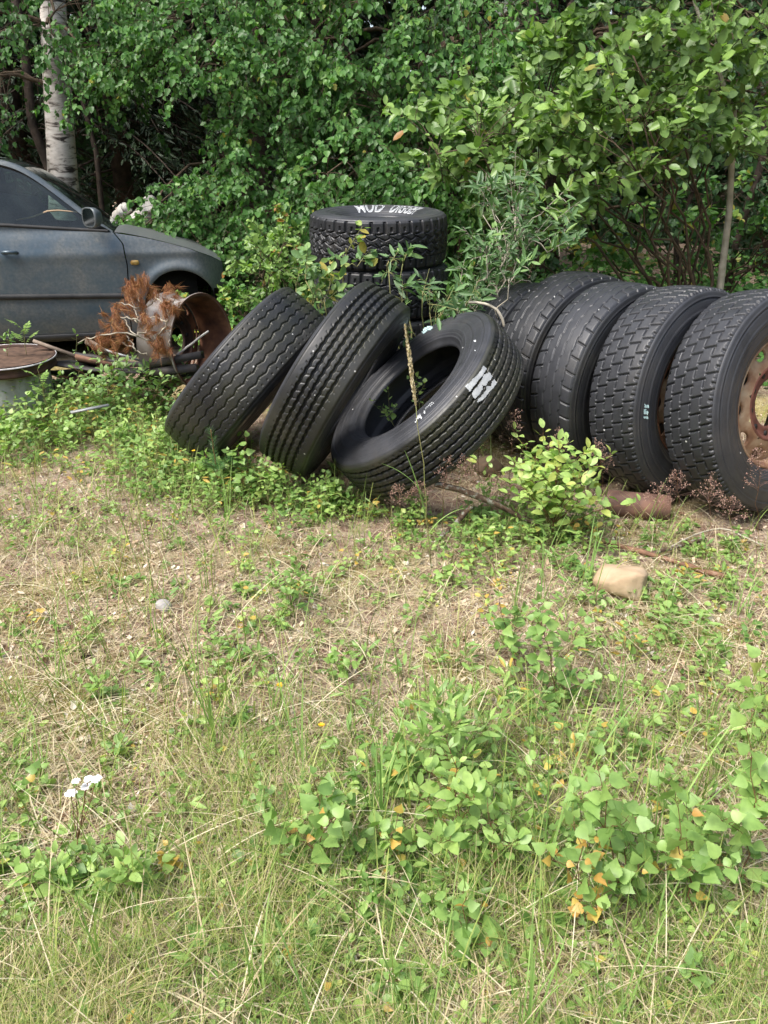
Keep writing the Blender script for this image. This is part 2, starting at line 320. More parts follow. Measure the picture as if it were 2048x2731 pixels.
def tyre(root, c, n, R, h, pat, tm, sm, rin=.288, bulge=.022, nu=1032, nv=100, rings=True, lift=.0):
    A, B, N = frame(n); c = np.array(c, float); C = 2*PI*R
    th = np.arange(nu)/nu*2*PI; v = np.linspace(-h, h, nv)
    TH, V = np.meshgrid(th, v, indexing='ij'); U = TH*R
    D = pat(U, V, C); crown = .010*(V/h)**2+.010*np.clip((np.abs(V)-h+.012)/.012, 0, 1)**2
    rad = R-D-crown
    rad += (vnoise(TH*9, V*30, 1, 5)-.5)*.0012
    P = c+rad[..., None]*(np.cos(TH)[..., None]*A+np.sin(TH)[..., None]*B)+V[..., None]*N
    nobj('tread', P.reshape(-1, 3), [gridF(nu, nv, cu=True)], tm, root, False, {'tint': (D/.012).ravel()})
    # sidewall profile, out and back along the liner
    pr = np.array([(h-.0005, R-.0205), (h+.006, R-.024), (h+.012, R-.045), (h+bulge*.85, R-.08), (h+bulge, R-.115), (h+bulge*.8, R-.155), (h+bulge*.2, R-.19),
                   (h-.012, rin+.018), (h-.022, rin+.004), (h-.034, rin), (h-.04, rin+.006), (h-.035, rin+.03), (h-.01, rin+.09), (h-.006, R-.09), (h-.02, R-.05), (h*.6, R-.032), (0, R-.03)])
    if R < .5: pr[3:8] = [(h+bulge*.9, R-.07), (h+bulge, R-.095), (h+bulge*.7, R-.13), (h-.006, R-.165), (h-.03, rin+.018)]; pr[8:12, 0] -= .012
    s = np.concatenate([[0], np.cumsum(np.linalg.norm(np.diff(pr, axis=0), axis=1))]); ss = np.linspace(0, s[-1], 150)
    w_ = np.interp(ss, s, pr[:, 0]); r_ = np.interp(ss, s, pr[:, 1])
    for _ in range(3): w_[1:-1] = (w_[:-2]+w_[1:-1]*2+w_[2:])/4; r_[1:-1] = (r_[:-2]+r_[1:-1]*2+r_[2:])/4
    if rings:
        q = ss/s[-1]
        for q0, a in ((.06, .003), (.075, -.003), (.16, .0025), (.175, .0025), (.19, -.002), (.27, .003), (.285, .002), (.31, .002), (.33, -.0015), (.345, .002)): w_ += a*np.exp(-((q-q0)/.006)**2)
    root_prof[root.name] = (r_[:60].copy(), w_[:60].copy())
    nt_ = 200; t2 = np.arange(nt_)/nt_*2*PI
    for sg in (1, -1):
        Pp = c+r_[None, :, None]*(np.cos(t2)[:, None, None]*A+np.sin(t2)[:, None, None]*B)+sg*w_[None, :, None]*N
        nobj('sidewall', Pp.reshape(-1, 3), [gridF(nt_, 150, cu=True) if sg > 0 else gridF(nt_, 150, cu=True)[:, ::-1]], sm, root, True, {'tint': np.zeros(nt_*150)})
    return A, B, N
TY = {}
def make_tyre(key, name, label, group, c, n, pat, tm, sm, R=.515, h=.125, cat='tyre', **k):
    root = empty(name, c, label, cat, group); TY[key] = (root, np.array(c, float), R, h)+tuple(tyre(root, c, n, R, h, pat, M[tm], M[sm], **k)); return root
G_ROW = 'worn truck tyres standing in a row'; G_LEAN = 'truck tyres leaning against one another'; G_MUD = 'chunky off-road tyres stacked flat'
rA = make_tyre('A', 'wheel', 'worn zigzag-tread truck tyre on a rusty tan steel rim at the right edge', G_ROW, (1.762, 3.518, .522), (.517, -.833, .195), pat_z, 'rubber_worn', 'sidewall', cat='wheel')
rB = make_tyre('B', 'wheel', 'zigzag-tread truck tyre with pale painted marks on its sidewall, second from the right', G_ROW, (1.452, 3.72, .505), (.583, -.806, .099), pat_z, 'rubber_worn', 'sidewall', cat='wheel')
make_tyre('C', 'tyre', 'worn truck tyre with notched shoulder blocks and wavy grooves, third from the right', G_ROW, (1.209, 3.948, .487), (.601, -.799, .017), pat_wave, 'rubber_worn', 'sidewall_dark')
make_tyre('D', 'tyre', 'dark standing truck tyre just behind the white-marked tilted one', G_ROW, (1.055, 4.245, .497), (.575, -.818, -.01), pat_wave, 'rubber', 'sidewall_dark')
make_tyre('E', 'tyre', 'smaller dark tyre at the far end of the row, half hidden under willow twigs', G_ROW, (.86, 4.47, .455), (.56, -.80, .12), pat_wave, 'rubber', 'sidewall_dark', R=.465, h=.12)
make_tyre('T1', 'tyre', 'leaning truck tyre with hexagonal tread blocks, leftmost of the three leaning ones', G_LEAN, (-.735, 4.062, .492), (.746, -.133, -.652), pat_hex, 'rubber_moss_light', 'sidewall', h=.143)
make_tyre('T2', 'tyre', 'leaning truck tyre with five straight grooves facing the viewer, middle of the three', G_LEAN, (-.245, 3.81, .535), (.836, -.226, -.501), pat_rib((-.07, -.035, 0, .035, .07)), 'rubber_moss_light', 'sidewall')
make_tyre('T3', 'tyre', 'tilted mossy truck tyre with open centre showing and chipped white paint on its tread', G_LEAN, (.193, 3.646, .468), (.653, .13, -.746), pat_rib((-.085, -.053, -.018, .018, .053, .085), wd=.0062), 'rubber_moss', 'sidewall', R=.52, rin=.300)
# rims
def rim(root, c, N0, mats, off, holes=10):
    A, B, N = frame(N0); c = np.array(c, float)
    def P(th, r, z): return c+np.asarray(r)[..., None]*(np.cos(th)[..., None]*A+np.sin(th)[..., None]*B)+np.asarray(z)[..., None]*N
    nt_ = 160; t = np.arange(nt_)/nt_*2*PI
    pr = [(.304, off), (.308, off+.006), (.303, off+.013), (.294, off+.010), (.288, off-.004), (.280, off-.015), (.272, off-.05), (.268, off-.12), (.28, off-.2), (.3, off-.225), (.304, off-.225)]
    pr = np.array(pr); TH, K = np.meshgrid(t, np.arange(len(pr)), indexing='ij')
    f = nobj('rim_barrel', P(TH, pr[K, 0], pr[K, 1]).reshape(-1, 3), [gridF(nt_, len(pr), cu=True)], mats[0], root, True)
    # disc with hand holes
    zf = lambda r: off-.055+.038*np.clip((.27-r)/.09, 0, 1)**1.0
    mb = MB(); n2 = 32; sec = 2*PI/holes; r0, r1 = .178, .271; rc = .236; ra, rb = .037, .028
    for hI in range(holes):
        q = (np.arange(n2)+.5)/n2*2*PI; dx = np.cos(q); dy = np.sin(q)
        sx = sec/2; sy0 = rc-r0; sy1 = r1-rc; sy = np.where(dy > 0, sy1, sy0)
        kx = 1/np.maximum(np.abs(dx)*1.0, np.abs(dy)*1.0)
        ox = dx*kx*sx; oy = dy*kx*sy
        ix = dx*ra/rc*1.0; iy = dy*rb
        L = []
        for s_ in (0, .35, .7, 1): L.append((ox*(1-s_)+ix*s_, oy*(1-s_)+iy*s_, 0))
        L.append((ix, iy, -.012))
        TT = np.stack([l[0] for l in L], 1)+hI*sec; RR = np.stack([l[1] for l in L], 1)+rc; ZZ = zf(RR)+np.array([l[2] for l in L])
        mb.add(P(TT, RR, ZZ).reshape(-1, 3), [gridF(n2, len(L), cu=True)])
    d = mb.build('rim_disc', mats[1], root, False)
    hp = np.array([(.1785, off-.0172), (.172, off-.012), (.165, off-.016), (.158, off-.03), (.150, off-.036), (.132, off-.037), (.126, off-.034), (.112, off-.036), (.110, off-.05)])
    K2 = np.arange(len(hp)); TH, K = np.meshgrid(t, K2, indexing='ij')
    hb = nobj('rim_hub', P(TH, hp[K, 0], hp[K, 1]).reshape(-1, 3), [gridF(nt_, len(hp), cu=True)], mats[2], root, True)
    for k in range(10):
        a = k/10*2*PI+.1; cc = P(np.array(a), np.array(.142), np.array(off-.036))
        V, F = tube1([cc-N*.002, cc+N*.0035], [.0125, .0125], 12); nobj('bolt_hole', V, F, M['iron_dark'], root)
rim(rA, TY['A'][1], (.517, -.833, .195), (M['rim_tan'], M['rim_tan'], M['rim_red']), .105)
rim(rB, TY['B'][1], (.583, -.806, .099), (M['rust'], M['rim_tan'], M['rim_red']), .105)
# mud-terrain stack
MC = at(1009, 559, 4.97); zb = float(gz(MC[0], 4.97)); MR, Mh = .42, .135
SP = (MC[2]-.006-zb)/4; Mh = (SP-.008)/2-.012
for i in (3, 2, 1, 0):
    c = (MC[0]+(.01, .0, .016, .0)[i], 4.97+(0, -.01, .01, .0)[i], zb+SP*(i+.5))
    lab = ('lowest chunky off-road tyre of the stack, in shade behind the leaning tyres', 'third off-road tyre from the top, glimpsed in shade between leaves and leaning tyres', 'second off-road tyre from the top of the stack, partly behind bright leaves', 'topmost off-road tyre with white outlined lettering on its upward sidewall')[i]
    r = empty('tyre', c, lab, 'tyre', G_MUD)
    tyre(r, c, (.0001, -.035 if i == 3 else .0, 1), MR, Mh, pat_mud, M['rubber'], M['sidewall'], rin=.2, bulge=.012, nu=900, nv=90)
    if i == 3: top = (r, c)
def ptext(body, a0, a1, r0, r1, off, mat, z, shear=.0, extr=.0):
    cu = bpy.data.curves.new('t', 'FONT'); cu.body = body; cu.size = 1; cu.offset = off; cu.shear = shear; cu.resolution_u = 3
    o = bpy.data.objects.new('t', cu); COL.objects.link(o); dg = bpy.context.evaluated_depsgraph_get(); dg.update()
    me = bpy.data.meshes.new_from_object(o.evaluated_get(dg)); bm = bmesh.new(); bm.from_mesh(me)
    bmesh.ops.triangulate(bm, faces=bm.faces)
    for _ in range(6):
        es = [e for e in bm.edges if e.calc_length() > .09]
        if not es: break
        bmesh.ops.subdivide_edges(bm, edges=es, cuts=1); bmesh.ops.triangulate(bm, faces=bm.faces)
    V = np.array([v.co[:] for v in bm.verts]); F = np.array([[v.index for v in f.verts] for f in bm.faces]); bm.free()
    bpy.data.objects.remove(o); bpy.data.curves.remove(cu); return V, F
V0, F0 = ptext('MUD', 0, 0, 0, 0, 0, None, 0)
def toparc(body, a0, a1, r0, r1, mb, off, dz):
    V, F = ptext(body, 0, 0, 0, 0, off, None, 0, .25); Vr, _ = ptext(body, 0, 0, 0, 0, .03, None, 0, .25)
    x0, x1 = Vr[:, 0].min(), Vr[:, 0].max(); y0, y1 = Vr[:, 1].min(), Vr[:, 1].max()
    a = a0+(V[:, 0]-x0)/(x1-x0)*(a1-a0); r = r0+(V[:, 1]-y0)/(y1-y0)*(r1-r0)
    c = top[1]; A_, B_, N_ = frame((.0001, -.035, 1)); rp_, wp_ = root_prof[top[0].name]; dz = np.interp(r, rp_[::-1], wp_[::-1])+dz; P = np.array(c)+r[:, None]*(np.sin(a)[:, None]*np.array([1., 0, 0])+np.cos(a)[:, None]*unit(np.array([0, 1., .035])))+dz[:, None]*N_; mb.add(P, [F])
zt = Mh+.0125
mw = MB(); mk = MB()
for b_, a0, a1 in (('MUD', -.56, .13), ('DIGGER', .28, 1.08)):
    toparc(b_, a0, a1, .232, .335, mw, .018, .003); toparc(b_, a0, a1, .232, .335, mk, -.036, .0048)
A_, B_, N_ = frame((.0001, -.035, 1)); q_ = np.array([0, .06, .12, .17, .205]); tt_ = np.arange(60)/60*2*PI
nobj('rim_disc', (np.array(top[1])+q_[None, :, None]*(np.cos(tt_)[:, None, None]*A_+np.sin(tt_)[:, None, None]*B_)+(Mh-.045+.012*np.cos(q_*20))[None, :, None]*N_).reshape(-1, 3), [gridF(60, 5, cu=True)], M['sidewall'], top[0], True)
mw.build('white_lettering', M['white_paint'], top[0]); mk.build('lettering_fill', M['letter_black'], top[0])
# painted marks drawn on tyre surfaces
def inpoly(x, y, poly):
    p = np.array(poly); c = np.zeros(x.shape, bool); j = len(p)-1
    for i in range(len(p)):
        xi, yi = p[i]; xj, yj = p[j]
        with np.errstate(divide='ignore', invalid='ignore'): c ^= ((yi > y) != (yj > y)) & (x < (xj-xi)*(y-yi)/(yj-yi+1e-12)+xi)
        j = i
    return c
def mark(key, polys, org, sc, kind, name, mat, cells=.05, off=None):
    root, c, R, h, A, B, N = TY[key]; mb = MB()
    for poly in polys:
        p = np.array(poly, float); x0, y0 = p.min(0); x1, y1 = p.max(0); st = max(x1-x0, y1-y0)*cells
        X, Y = np.meshgrid(np.arange(x0, x1+st, st), np.arange(y0, y1+st, st), indexing='ij')
        d = ray(X/sc+org[0], Y/sc+org[1]); o = CAM-c; dn = d@N; on = o@N
        if kind == 'tread':
            dp = d-dn[..., None]*N; op = o-on*N; RR = R+.0015
            a = (dp*dp).sum(-1); b = (dp*op).sum(-1); q = op@op-RR*RR; t = (-b-np.sqrt(np.maximum(b*b-a*q, 0)))/a
            v = on+t*dn; 
            for _ in range(2):
                RR = R+.0012-.010*(v/h)**2-.010*np.clip((np.abs(v)-h+.012)/.012, 0, 1)**2; q = op@op-RR*RR; t = (-b-np.sqrt(np.maximum(b*b-a*q, 0)))/a; v = on+t*dn
        else:
            sg = np.sign(off); rp, wp = root_prof[root.name]; oo = np.full(X.shape, off)
            for _ in range(6):
                t = (oo-on)/dn; q_ = CAM+t[..., None]*d-c; rr_ = np.linalg.norm(q_-(q_@N)[..., None]*N, axis=-1)
                oo = sg*(np.interp(rr_, rp[::-1], wp[::-1])+.0012)
        P = CAM+t[..., None]*d
        cx = (X[:-1, :-1]+X[1:, 1:])/2; cy = (Y[:-1, :-1]+Y[1:, 1:])/2; m = inpoly(cx, cy, poly)
        if kind == 'tread':
            ph = np.arctan2((P-c)@B, (P-c)@A) % (2*PI)
        F = gridF(*X.shape).reshape(X.shape[0]-1, X.shape[1]-1, 4)[m]
        mb.add(P.reshape(-1, 3), [F])
        if kind == 'side': mb.build(name, M[mat], root); mb = MB()
    if mb.n: mb.build(name, M[mat], root)
mark('T3', [[(255,900),(330,830),(430,760),(520,640),(620,570),(710,470),(810,330),(880,200),(940,230),(1010,310),(900,430),(850,540),(760,620),(660,770),(540,910),(420,1080)],
            [(500,1100),(640,950),(760,790),(830,670),(890,500),(1000,470),(1080,405),(1190,560),(1130,670),(1050,720),(1000,830),(940,890),(840,860),(870,990),(820,1050),(740,1180),(600,1330),(500,1200)],
            [(670,1450),(700,1330),(800,1250),(900,1110),(990,1010),(990,900),(1140,900),(1180,720),(1250,650),(1355,770),(1240,920),(1100,1070),(980,1230),(850,1360),(740,1420)]],
     (1220, 960), 12.76, 'tread', 'white_paint_mark', 'white_paint', .03)
mark('B', [[(785,770),(840,780),(870,840),(930,830),(1000,810),(1040,850),(1060,1000),(960,985),(880,1000),(800,970),(800,890),(830,860)],
           [(770,1070),(910,1050),(900,1110),(850,1140),(1000,1160),(1020,1250),(960,1400),(930,1380),(940,1310),(860,1350),(790,1350),(765,1300)],
           [(755,1450),(850,1470),(980,1450),(1000,1520),(1030,1570),(950,1615),(880,1570),(780,1590),(755,1520)]], (1680, 1040), 20.74, 'side', 'painted_mark', 'teal_paint', .06, .142)
mark('T3', [[(700,365),(712,350),(722,345),(718,362),(705,372)], [(722,330),(730,345),(745,320),(760,335),(742,350)], [(1063,320),(1080,318),(1078,332),(1066,330)], [(1068,385),(1078,386),(1074,395)],
            [(780,735),(797,741),(745,780),(737,815),(729,795)], [(685,830),(707,810),(717,855),(700,840),(670,875)]], (840, 780), 2.514, 'side', 'paint_splash', 'white_paint', .12, -.152)
mark('T3', [[(715,262),(735,238),(760,225),(790,228),(782,245),(750,255),(728,275)]], (840, 780), 2.514, 'side', 'teal_smear', 'teal_paint', .12, -.1505)

# ================================================================ CAR
AZ = .25; cO = np.array([-2.2, 5.65, 0]); cX = np.array([math.cos(AZ), math.sin(AZ), 0]); cN = np.array([-math.sin(AZ), math.cos(AZ), 0])
def cw(x, y, z):
    x, y, z = np.broadcast_arrays(np.asarray(x, float), np.asarray(y, float), np.asarray(z, float))
    return cO+x[..., None]*cX+y[..., None]*cN+(z-ROLL*y)[..., None]*np.array([0, 0, 1.])
CW = 1.70; ROLL = .055
def carpaint():
    m, t, p, o = newmat('car_paint')
    n = noise(t, 2.2, 6, rough=.65); n2 = noise(t, 9, 6, rough=.7); n3 = noise(t, 55, 4)
    dirt = t.nodes.new('ShaderNodeMath'); dirt.operation = 'MULTIPLY'; t.links.new(n, dirt.inputs[0]); t.links.new(n2, dirt.inputs[1])
    mk = ramp(t, dirt.outputs[0], [(.14, (.15,)*3), (.38, (.75,)*3)])
    tn = attrn(t, 'tint'); mk = mix(t, tn, mk, (.92, .92, .92))
    dc = ramp(t, n3, [(.3, (.10, .105, .10)), (.7, (.19, .19, .175))])
    c = mix(t, mk, (.045, .085, .12), dc); t.links.new(c, p.inputs['Base Color'])
    r = mix(t, mk, (.3, .3, .3), (.62, .62, .62)); t.links.new(r, p.inputs['Roughness']); p.inputs['Metallic'].default_value = .25
    p.inputs['Coat Weight'].default_value = .25; p.inputs['Coat Roughness'].default_value = .3; bump(t, p, n3, .08, .001); return m
M['car'] = carpaint()
M['black_plastic'] = simple('black_plastic', [(.3, (.012, .013, .014)), (.6, (.03, .03, .03)), (.8, (.09, .085, .075))], 9, .6, bs=.2)
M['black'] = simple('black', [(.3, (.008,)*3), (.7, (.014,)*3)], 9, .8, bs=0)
M['amber'] = simple('amber', [(.3, (.3, .17, .04)), (.7, (.45, .32, .1))], 40, .4, bs=0)
M['fabric'] = simple('fabric', [(.3, (.02, .022, .024)), (.7, (.045, .045, .045))], 60, .9, bs=0)
def glassm():
    m, t, p, o = newmat('window_glass'); t.nodes.remove(p)
    tr = t.nodes.new('ShaderNodeBsdfTransparent'); tr.inputs[0].default_value = (.5, .64, .6, 1)
    g = t.nodes.new('ShaderNodeBsdfGlossy'); g.inputs['Roughness'].default_value = .05; g.inputs[0].default_value = (.9, .95, .95, 1)
    df = t.nodes.new('ShaderNodeBsdfDiffuse'); df.inputs[0].default_value = (.16, .2, .19, 1)
    fr = t.nodes.new('ShaderNodeFresnel'); fr.inputs[0].default_value = 1.5; a = t.nodes.new('ShaderNodeMixShader'); b = t.nodes.new('ShaderNodeMixShader')
    t.links.new(fr.outputs[0], a.inputs[0]); t.links.new(tr.outputs[0], a.inputs[1]); t.links.new(g.outputs[0], a.inputs[2])
    t.links.new(ramp(t, noise(t, 6, 6), [(.45, (.01,)*3), (.75, (.14,)*3)]), b.inputs[0]); t.links.new(a.outputs[0], b.inputs[1]); t.links.new(df.outputs[0], b.inputs[2])
    t.links.new(b.outputs[0], o.inputs[0]); return m
M['glass'] = glassm()
mm, t_, p_, o_ = newmat('mirror_glass'); p_.inputs['Base Color'].default_value = (.7, .75, .76, 1); p_.inputs['Metallic'].default_value = 1; p_.inputs['Roughness'].default_value = .12; M['mirror'] = mm
car = empty('car', tuple(cw(-.6, .85, .25)), 'dusty blue-grey saloon car with front wheel and bumper missing, parked at the forest edge', 'car')
hoodx = [.303, .352, .517, .664, .813, .962, 1.045]; hoodz = [1.070, 1.070, 1.035, .997, .953, .893, .845]
Ez = [.36, .50, .63, .70, .85, 1.0, 1.08]; Ex = [.335, .345, .352, .36, .372, .360, .303]
belt = lambda x: np.interp(x, [-2.6, -1.5, -.42, .30], [1.10, 1.145, 1.132, 1.074])
def ys(x, z):
    y = .05*np.clip((z-.88)/.22, 0, 1)**2+.045*np.clip((.6-z)/.25, 0, 1)**2-.006*np.exp(-((z-.93)/.03)**2)
    y = y+.20*np.clip((x-.8)/.27, 0, 1)**2.2+.10*np.clip((-1.9-x)/.8, 0, 1)**2
    d = np.sqrt((x-.72)**2+np.maximum(z-.55, 0)**2)-.26
    return y-.022*np.exp(-((d-.015)/.045)**2)*(x > .40)
def side(name, xs_fun, nx, nz, lo, hi, mat, flip=False, tint=0, both=True, shear=None):
    s = np.linspace(0, 1, nx)
    for mir in ((0, 1) if both else (0,)):
        xs = xs_fun(s); Z = np.linspace(0, 1, nz)[None]*(hi(xs)-lo(xs))[:, None]+lo(xs)[:, None]
        if name == 'front_fender': k_ = 14; za = np.minimum(.83, hi(xs)-.01)[:, None]; Z = np.concatenate([lo(xs)[:, None]+(za-lo(xs)[:, None])*np.linspace(0, 1, k_)[None], za+(hi(xs)[:, None]-za)*np.linspace(0, 1, nz-k_+1)[None, 1:]], 1)
        Xg = np.repeat(xs[:, None], nz, 1)
        if shear is not None: Xg = Xg+shear(s, Z)
        Y = ys(Xg, Z); Y = CW-Y if mir else Y
        tn = tint(Xg, Z) if callable(tint) else np.full(Xg.shape, tint, float)
        nobj(name, cw(Xg, Y, Z).reshape(-1, 3), [gridF(nx, nz)], mat, car, True, {'tint': tn.ravel()})
lowr = lambda x: np.where((x > .46) & (x < .965), .55+np.sqrt(np.maximum(.26**2-np.clip((x-.72), -.26, .245)**2, 0)), np.where(x >= .965, .665, .38))
fx = np.unique(np.concatenate([np.linspace(.352, .459, 10), np.linspace(.4605, .9649, 60), np.linspace(.9651, 1.05, 12)]))
dtint = lambda X, Z: np.clip((X-.25)*1.0, 0, .75)+.35*np.clip((Z-.95)/.12, 0, 1)
side('front_fender', lambda s: fx, len(fx), 34, lowr, lambda x: np.interp(x, hoodx, hoodz), M['car'], tint=dtint,
     shear=lambda s, Z: (1-s[:, None])**3*(np.interp(Z, Ez, Ex)-.352+.004))
nose = lambda s, Z: 0
side('front_door', lambda s: -.62+s*(.352+.62), 40, 30, lambda x: x*0+.385, belt, M['car'], tint=lambda X, Z: .25*np.clip((Z-1.0)/.1, 0, 1)+.06, shear=lambda s, Z: s[:, None]**6*(np.interp(Z, Ez, Ex)-.352-.004))
side('rear_door', lambda s: -1.52+s*(.892), 30, 24, lambda x: x*0+.385, belt, M['car'], tint=.08)
side('rear_fender', lambda s: -2.72+s*(1.192), 40, 24, lambda x: np.where(np.abs(x+1.98) < .27, .55+np.sqrt(np.maximum(.27**2-(x+1.98)**2, 0))*.98, .40), belt, M['car'], tint=.1)
for mir in (0, 1):      # sill skirt, arch lip, wheel well
    f = lambda y: CW-y if mir else y
    x = np.linspace(-1.7, .455, 30); mb = MB(); prf = [(.03, .384), (.02, .375), (.045, .33), (.12, .325), (.3, .33)]
    P = np.stack([cw(x, f(a), b+.0*x) for a, b in prf], 1); mb.add(P.reshape(-1, 3), [gridF(30, 5)]); mb.build('sill', M['black_plastic'], car)
    x = np.linspace(.461, .964, 50); z = lowr(x); y0 = ys(x, z)
    P = np.stack([cw(x, f(y0), z), cw(x, f(y0+.006), z-.004), cw(x, f(y0+.035), z+.002)], 1); nobj('arch_lip', P.reshape(-1, 3), [gridF(50, 3)], M['car'], car, True, {'tint': np.full(150, .6)})
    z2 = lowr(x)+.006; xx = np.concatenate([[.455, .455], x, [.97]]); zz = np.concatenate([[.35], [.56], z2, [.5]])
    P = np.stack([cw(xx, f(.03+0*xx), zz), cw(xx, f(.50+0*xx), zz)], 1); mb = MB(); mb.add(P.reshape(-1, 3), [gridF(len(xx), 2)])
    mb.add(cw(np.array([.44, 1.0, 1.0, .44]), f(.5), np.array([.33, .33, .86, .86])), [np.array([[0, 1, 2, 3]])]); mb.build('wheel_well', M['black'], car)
    mb = MB()
    for k in range(2):
        xa = np.linspace(-.6, .335, 24) if k == 0 else np.linspace(-1.5, -.64, 20)
        za = np.interp(xa, [-.5, .336], [.685, .660]); P = np.stack([cw(xa, f(ys(xa, za)+.0), za-.04), cw(xa, f(ys(xa, za)-.014), za-.036), cw(xa, f(ys(xa, za)-.014), za-.004), cw(xa, f(ys(xa, za)), za)], 1)
        mb.add(P.reshape(-1, 3), [gridF(len(xa), 4)])
    mb.build('rub_strip', M['black_plastic'], car)
    mb = MB(); xa = np.linspace(-1.5, .27, 40); za = belt(xa)+.004
    P = np.stack([cw(xa, f(.055), za-.012), cw(xa, f(.042), za-.006), cw(xa, f(.045), za+.012), cw(xa, f(.075), za+.014)], 1); mb.add(P.reshape(-1, 3), [gridF(40, 4)]); mb.build('window_seal', M['black_plastic'], car)
# roof rails, roof, screens, glass
rx = np.array([-2.35, -2.1, -1.75, -1.3, -.9, -.6, -.366, -.279, -.196, -.113, -.031, .052, .129, .207, .30])
rz = np.array([1.17, 1.33, 1.51, 1.60, 1.625, 1.605, 1.553, 1.53, 1.485, 1.425, 1.355, 1.284, 1.216, 1.152, 1.082])
xs = np.linspace(-2.35, .30, 90); rzz = np.interp(xs, rx, rz)
for _ in range(4): rzz[1:-1] = (rzz[:-2]+2*rzz[1:-1]+rzz[2:])/4
tz = np.gradient(rzz, xs); nx_, nz_ = -tz/np.sqrt(1+tz*tz), 1/np.sqrt(1+tz*tz)
for mir in (0, 1):
    f = lambda y: CW-y if mir else y
    yb = np.interp(rzz, [1.07, 1.25, 1.6], [.07, .13, .20])
    P = np.stack([cw(xs+nx_*0, f(yb+.035), rzz+nz_*0), cw(xs+nx_*.0, f(yb+.012), rzz-.004), cw(xs-nx_*.012, f(yb-.002), rzz-nz_*.012), cw(xs-nx_*.034, f(yb-.01), rzz-nz_*.034)], 1)
    nobj('roof_rail', P.reshape(-1, 3), [gridF(90, 4)], M['car'], car, True, {'tint': np.full(360, .35)})
    P = np.stack([cw(xs-nx_*.034, f(yb-.008), rzz-nz_*.034), cw(xs-nx_*.042, f(yb+.004), rzz-nz_*.042), cw(xs-nx_*.066, f(yb+.004), rzz-nz_*.066)], 1)
    nobj('window_frame', P.reshape(-1, 3), [gridF(90, 3)], M['black_plastic'], car, True)
    for nm, a, b in (('front_side_window', -.60, .285), ('rear_side_window', -1.75, -.66)):
        xg = np.linspace(a, b, 30); zt_ = np.interp(xg, xs, rzz)-.052; zb_ = np.minimum(belt(xg), zt_); q = np.linspace(0, 1, 6)
        Zg = zb_[:, None]+(zt_-zb_)[:, None]*q; Yg = np.interp(Zg, [1.07, 1.25, 1.6], [.075, .135, .205])+.002
        nobj(nm, cw(np.repeat(xg[:, None], 6, 1), f(Yg), Zg).reshape(-1, 3), [gridF(30, 6)], M['glass'], car, True)
    mb = MB(); mb.add(*box((0, 0, 0), (1, 1, 1))); V = cw(np.array([-.66, -.60, -.60, -.66]), f(.06), np.array([1.13, 1.13, 1.56, 1.56])); 
    P = np.concatenate([cw([-.665, -.595, -.595, -.665], f(np.array([.07, .07, .19, .19])), [1.13, 1.13, 1.55, 1.55]), cw([-.665, -.595, -.595, -.665], f(np.array([.10, .10, .22, .22])), [1.13, 1.13, 1.55, 1.55])])
    nobj('door_pillar', P, [np.array([[0, 1, 2, 3], [4, 7, 6, 5], [0, 4, 5, 1], [1, 5, 6, 2], [3, 2, 6, 7], [0, 3, 7, 4]])], M['black_plastic'], car)
    # sail triangle at the mirror foot
    nobj('mirror_base', cw([.14, .285, .14, .14, .285, .14], f(np.array([.055, .055, .085, .075, .075, .105])), [1.092, 1.084, 1.175, 1.092, 1.084, 1.175]), [np.array([[0, 1, 2], [3, 5, 4]]), np.array([[0, 3, 4, 1], [1, 4, 5, 2], [2, 5, 3, 0]])], M['black_plastic'], car)
q = np.linspace(0, 1, 15)
def across(xa, za, yb, crown, nm, mat, tint=.5):
    Y = yb[:, None]+(CW-2*yb)[:, None]*q; Z = za[:, None]+crown*(1-(2*q-1)**2); X = np.repeat(xa[:, None], 15, 1)
    return nobj(nm, cw(X, Y, Z).reshape(-1, 3), [gridF(len(xa), 15)], mat, car, True, {'tint': np.full(X.size, tint)})
i0 = xs < -.40; i1 = xs < -1.72
across(xs[i0 & ~i1], rzz[i0 & ~i1], np.full((i0 & ~i1).sum(), .225), .02, 'roof', M['car'], .4)
across(xs[~i0], rzz[~i0]-.004, np.interp(rzz[~i0], [1.07, 1.25, 1.6], [.105, .165, .235]), .03, 'windscreen', M['glass'])
across(xs[i1], rzz[i1]-.004, np.full(i1.sum(), .23), .03, 'rear_screen', M['glass'])
hx = np.linspace(.31, 1.045, 30); hz = np.interp(hx, hoodx, hoodz)+.004
across(hx, hz, ys(hx, hz)+.004, .032, 'bonnet', M['car'], .75)
hx = np.linspace(-2.74, -2.33, 8); across(hx, np.interp(hx, [-2.74, -2.33], [1.08, 1.17]), np.full(8, .12), .02, 'boot_lid', M['car'], .4)
V, F = box(tuple(cw(.99, .85, .60)), (.05, 1.15, .45), np.stack([cX, cN, [0, 0, 1]], 1)); nobj('radiator_panel', V, F, M['iron_dark'], car)
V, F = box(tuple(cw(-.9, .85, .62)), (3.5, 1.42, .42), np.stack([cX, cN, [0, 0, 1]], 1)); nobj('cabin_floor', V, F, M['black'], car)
mb = MB(); mb.add(*box(tuple(cw(1.0, .16, .66)), (.05, .07, .09), np.stack([cX, cN, [0, 0, 1]], 1))); mb.add(*tube1(cw(np.array([.955, .99, 1.02]), .14, np.array([.69, .62, .57])), [.012, .012, .008], 6)); mb.build('bumper_bracket', M['iron_dark'], car)
V, F = box(tuple(cw(-2.74, .85, .72)), (.06, 1.55, .72), np.stack([cX, cN, [0, 0, 1]], 1)); nobj('rear_panel', V, F, M['car'], car)
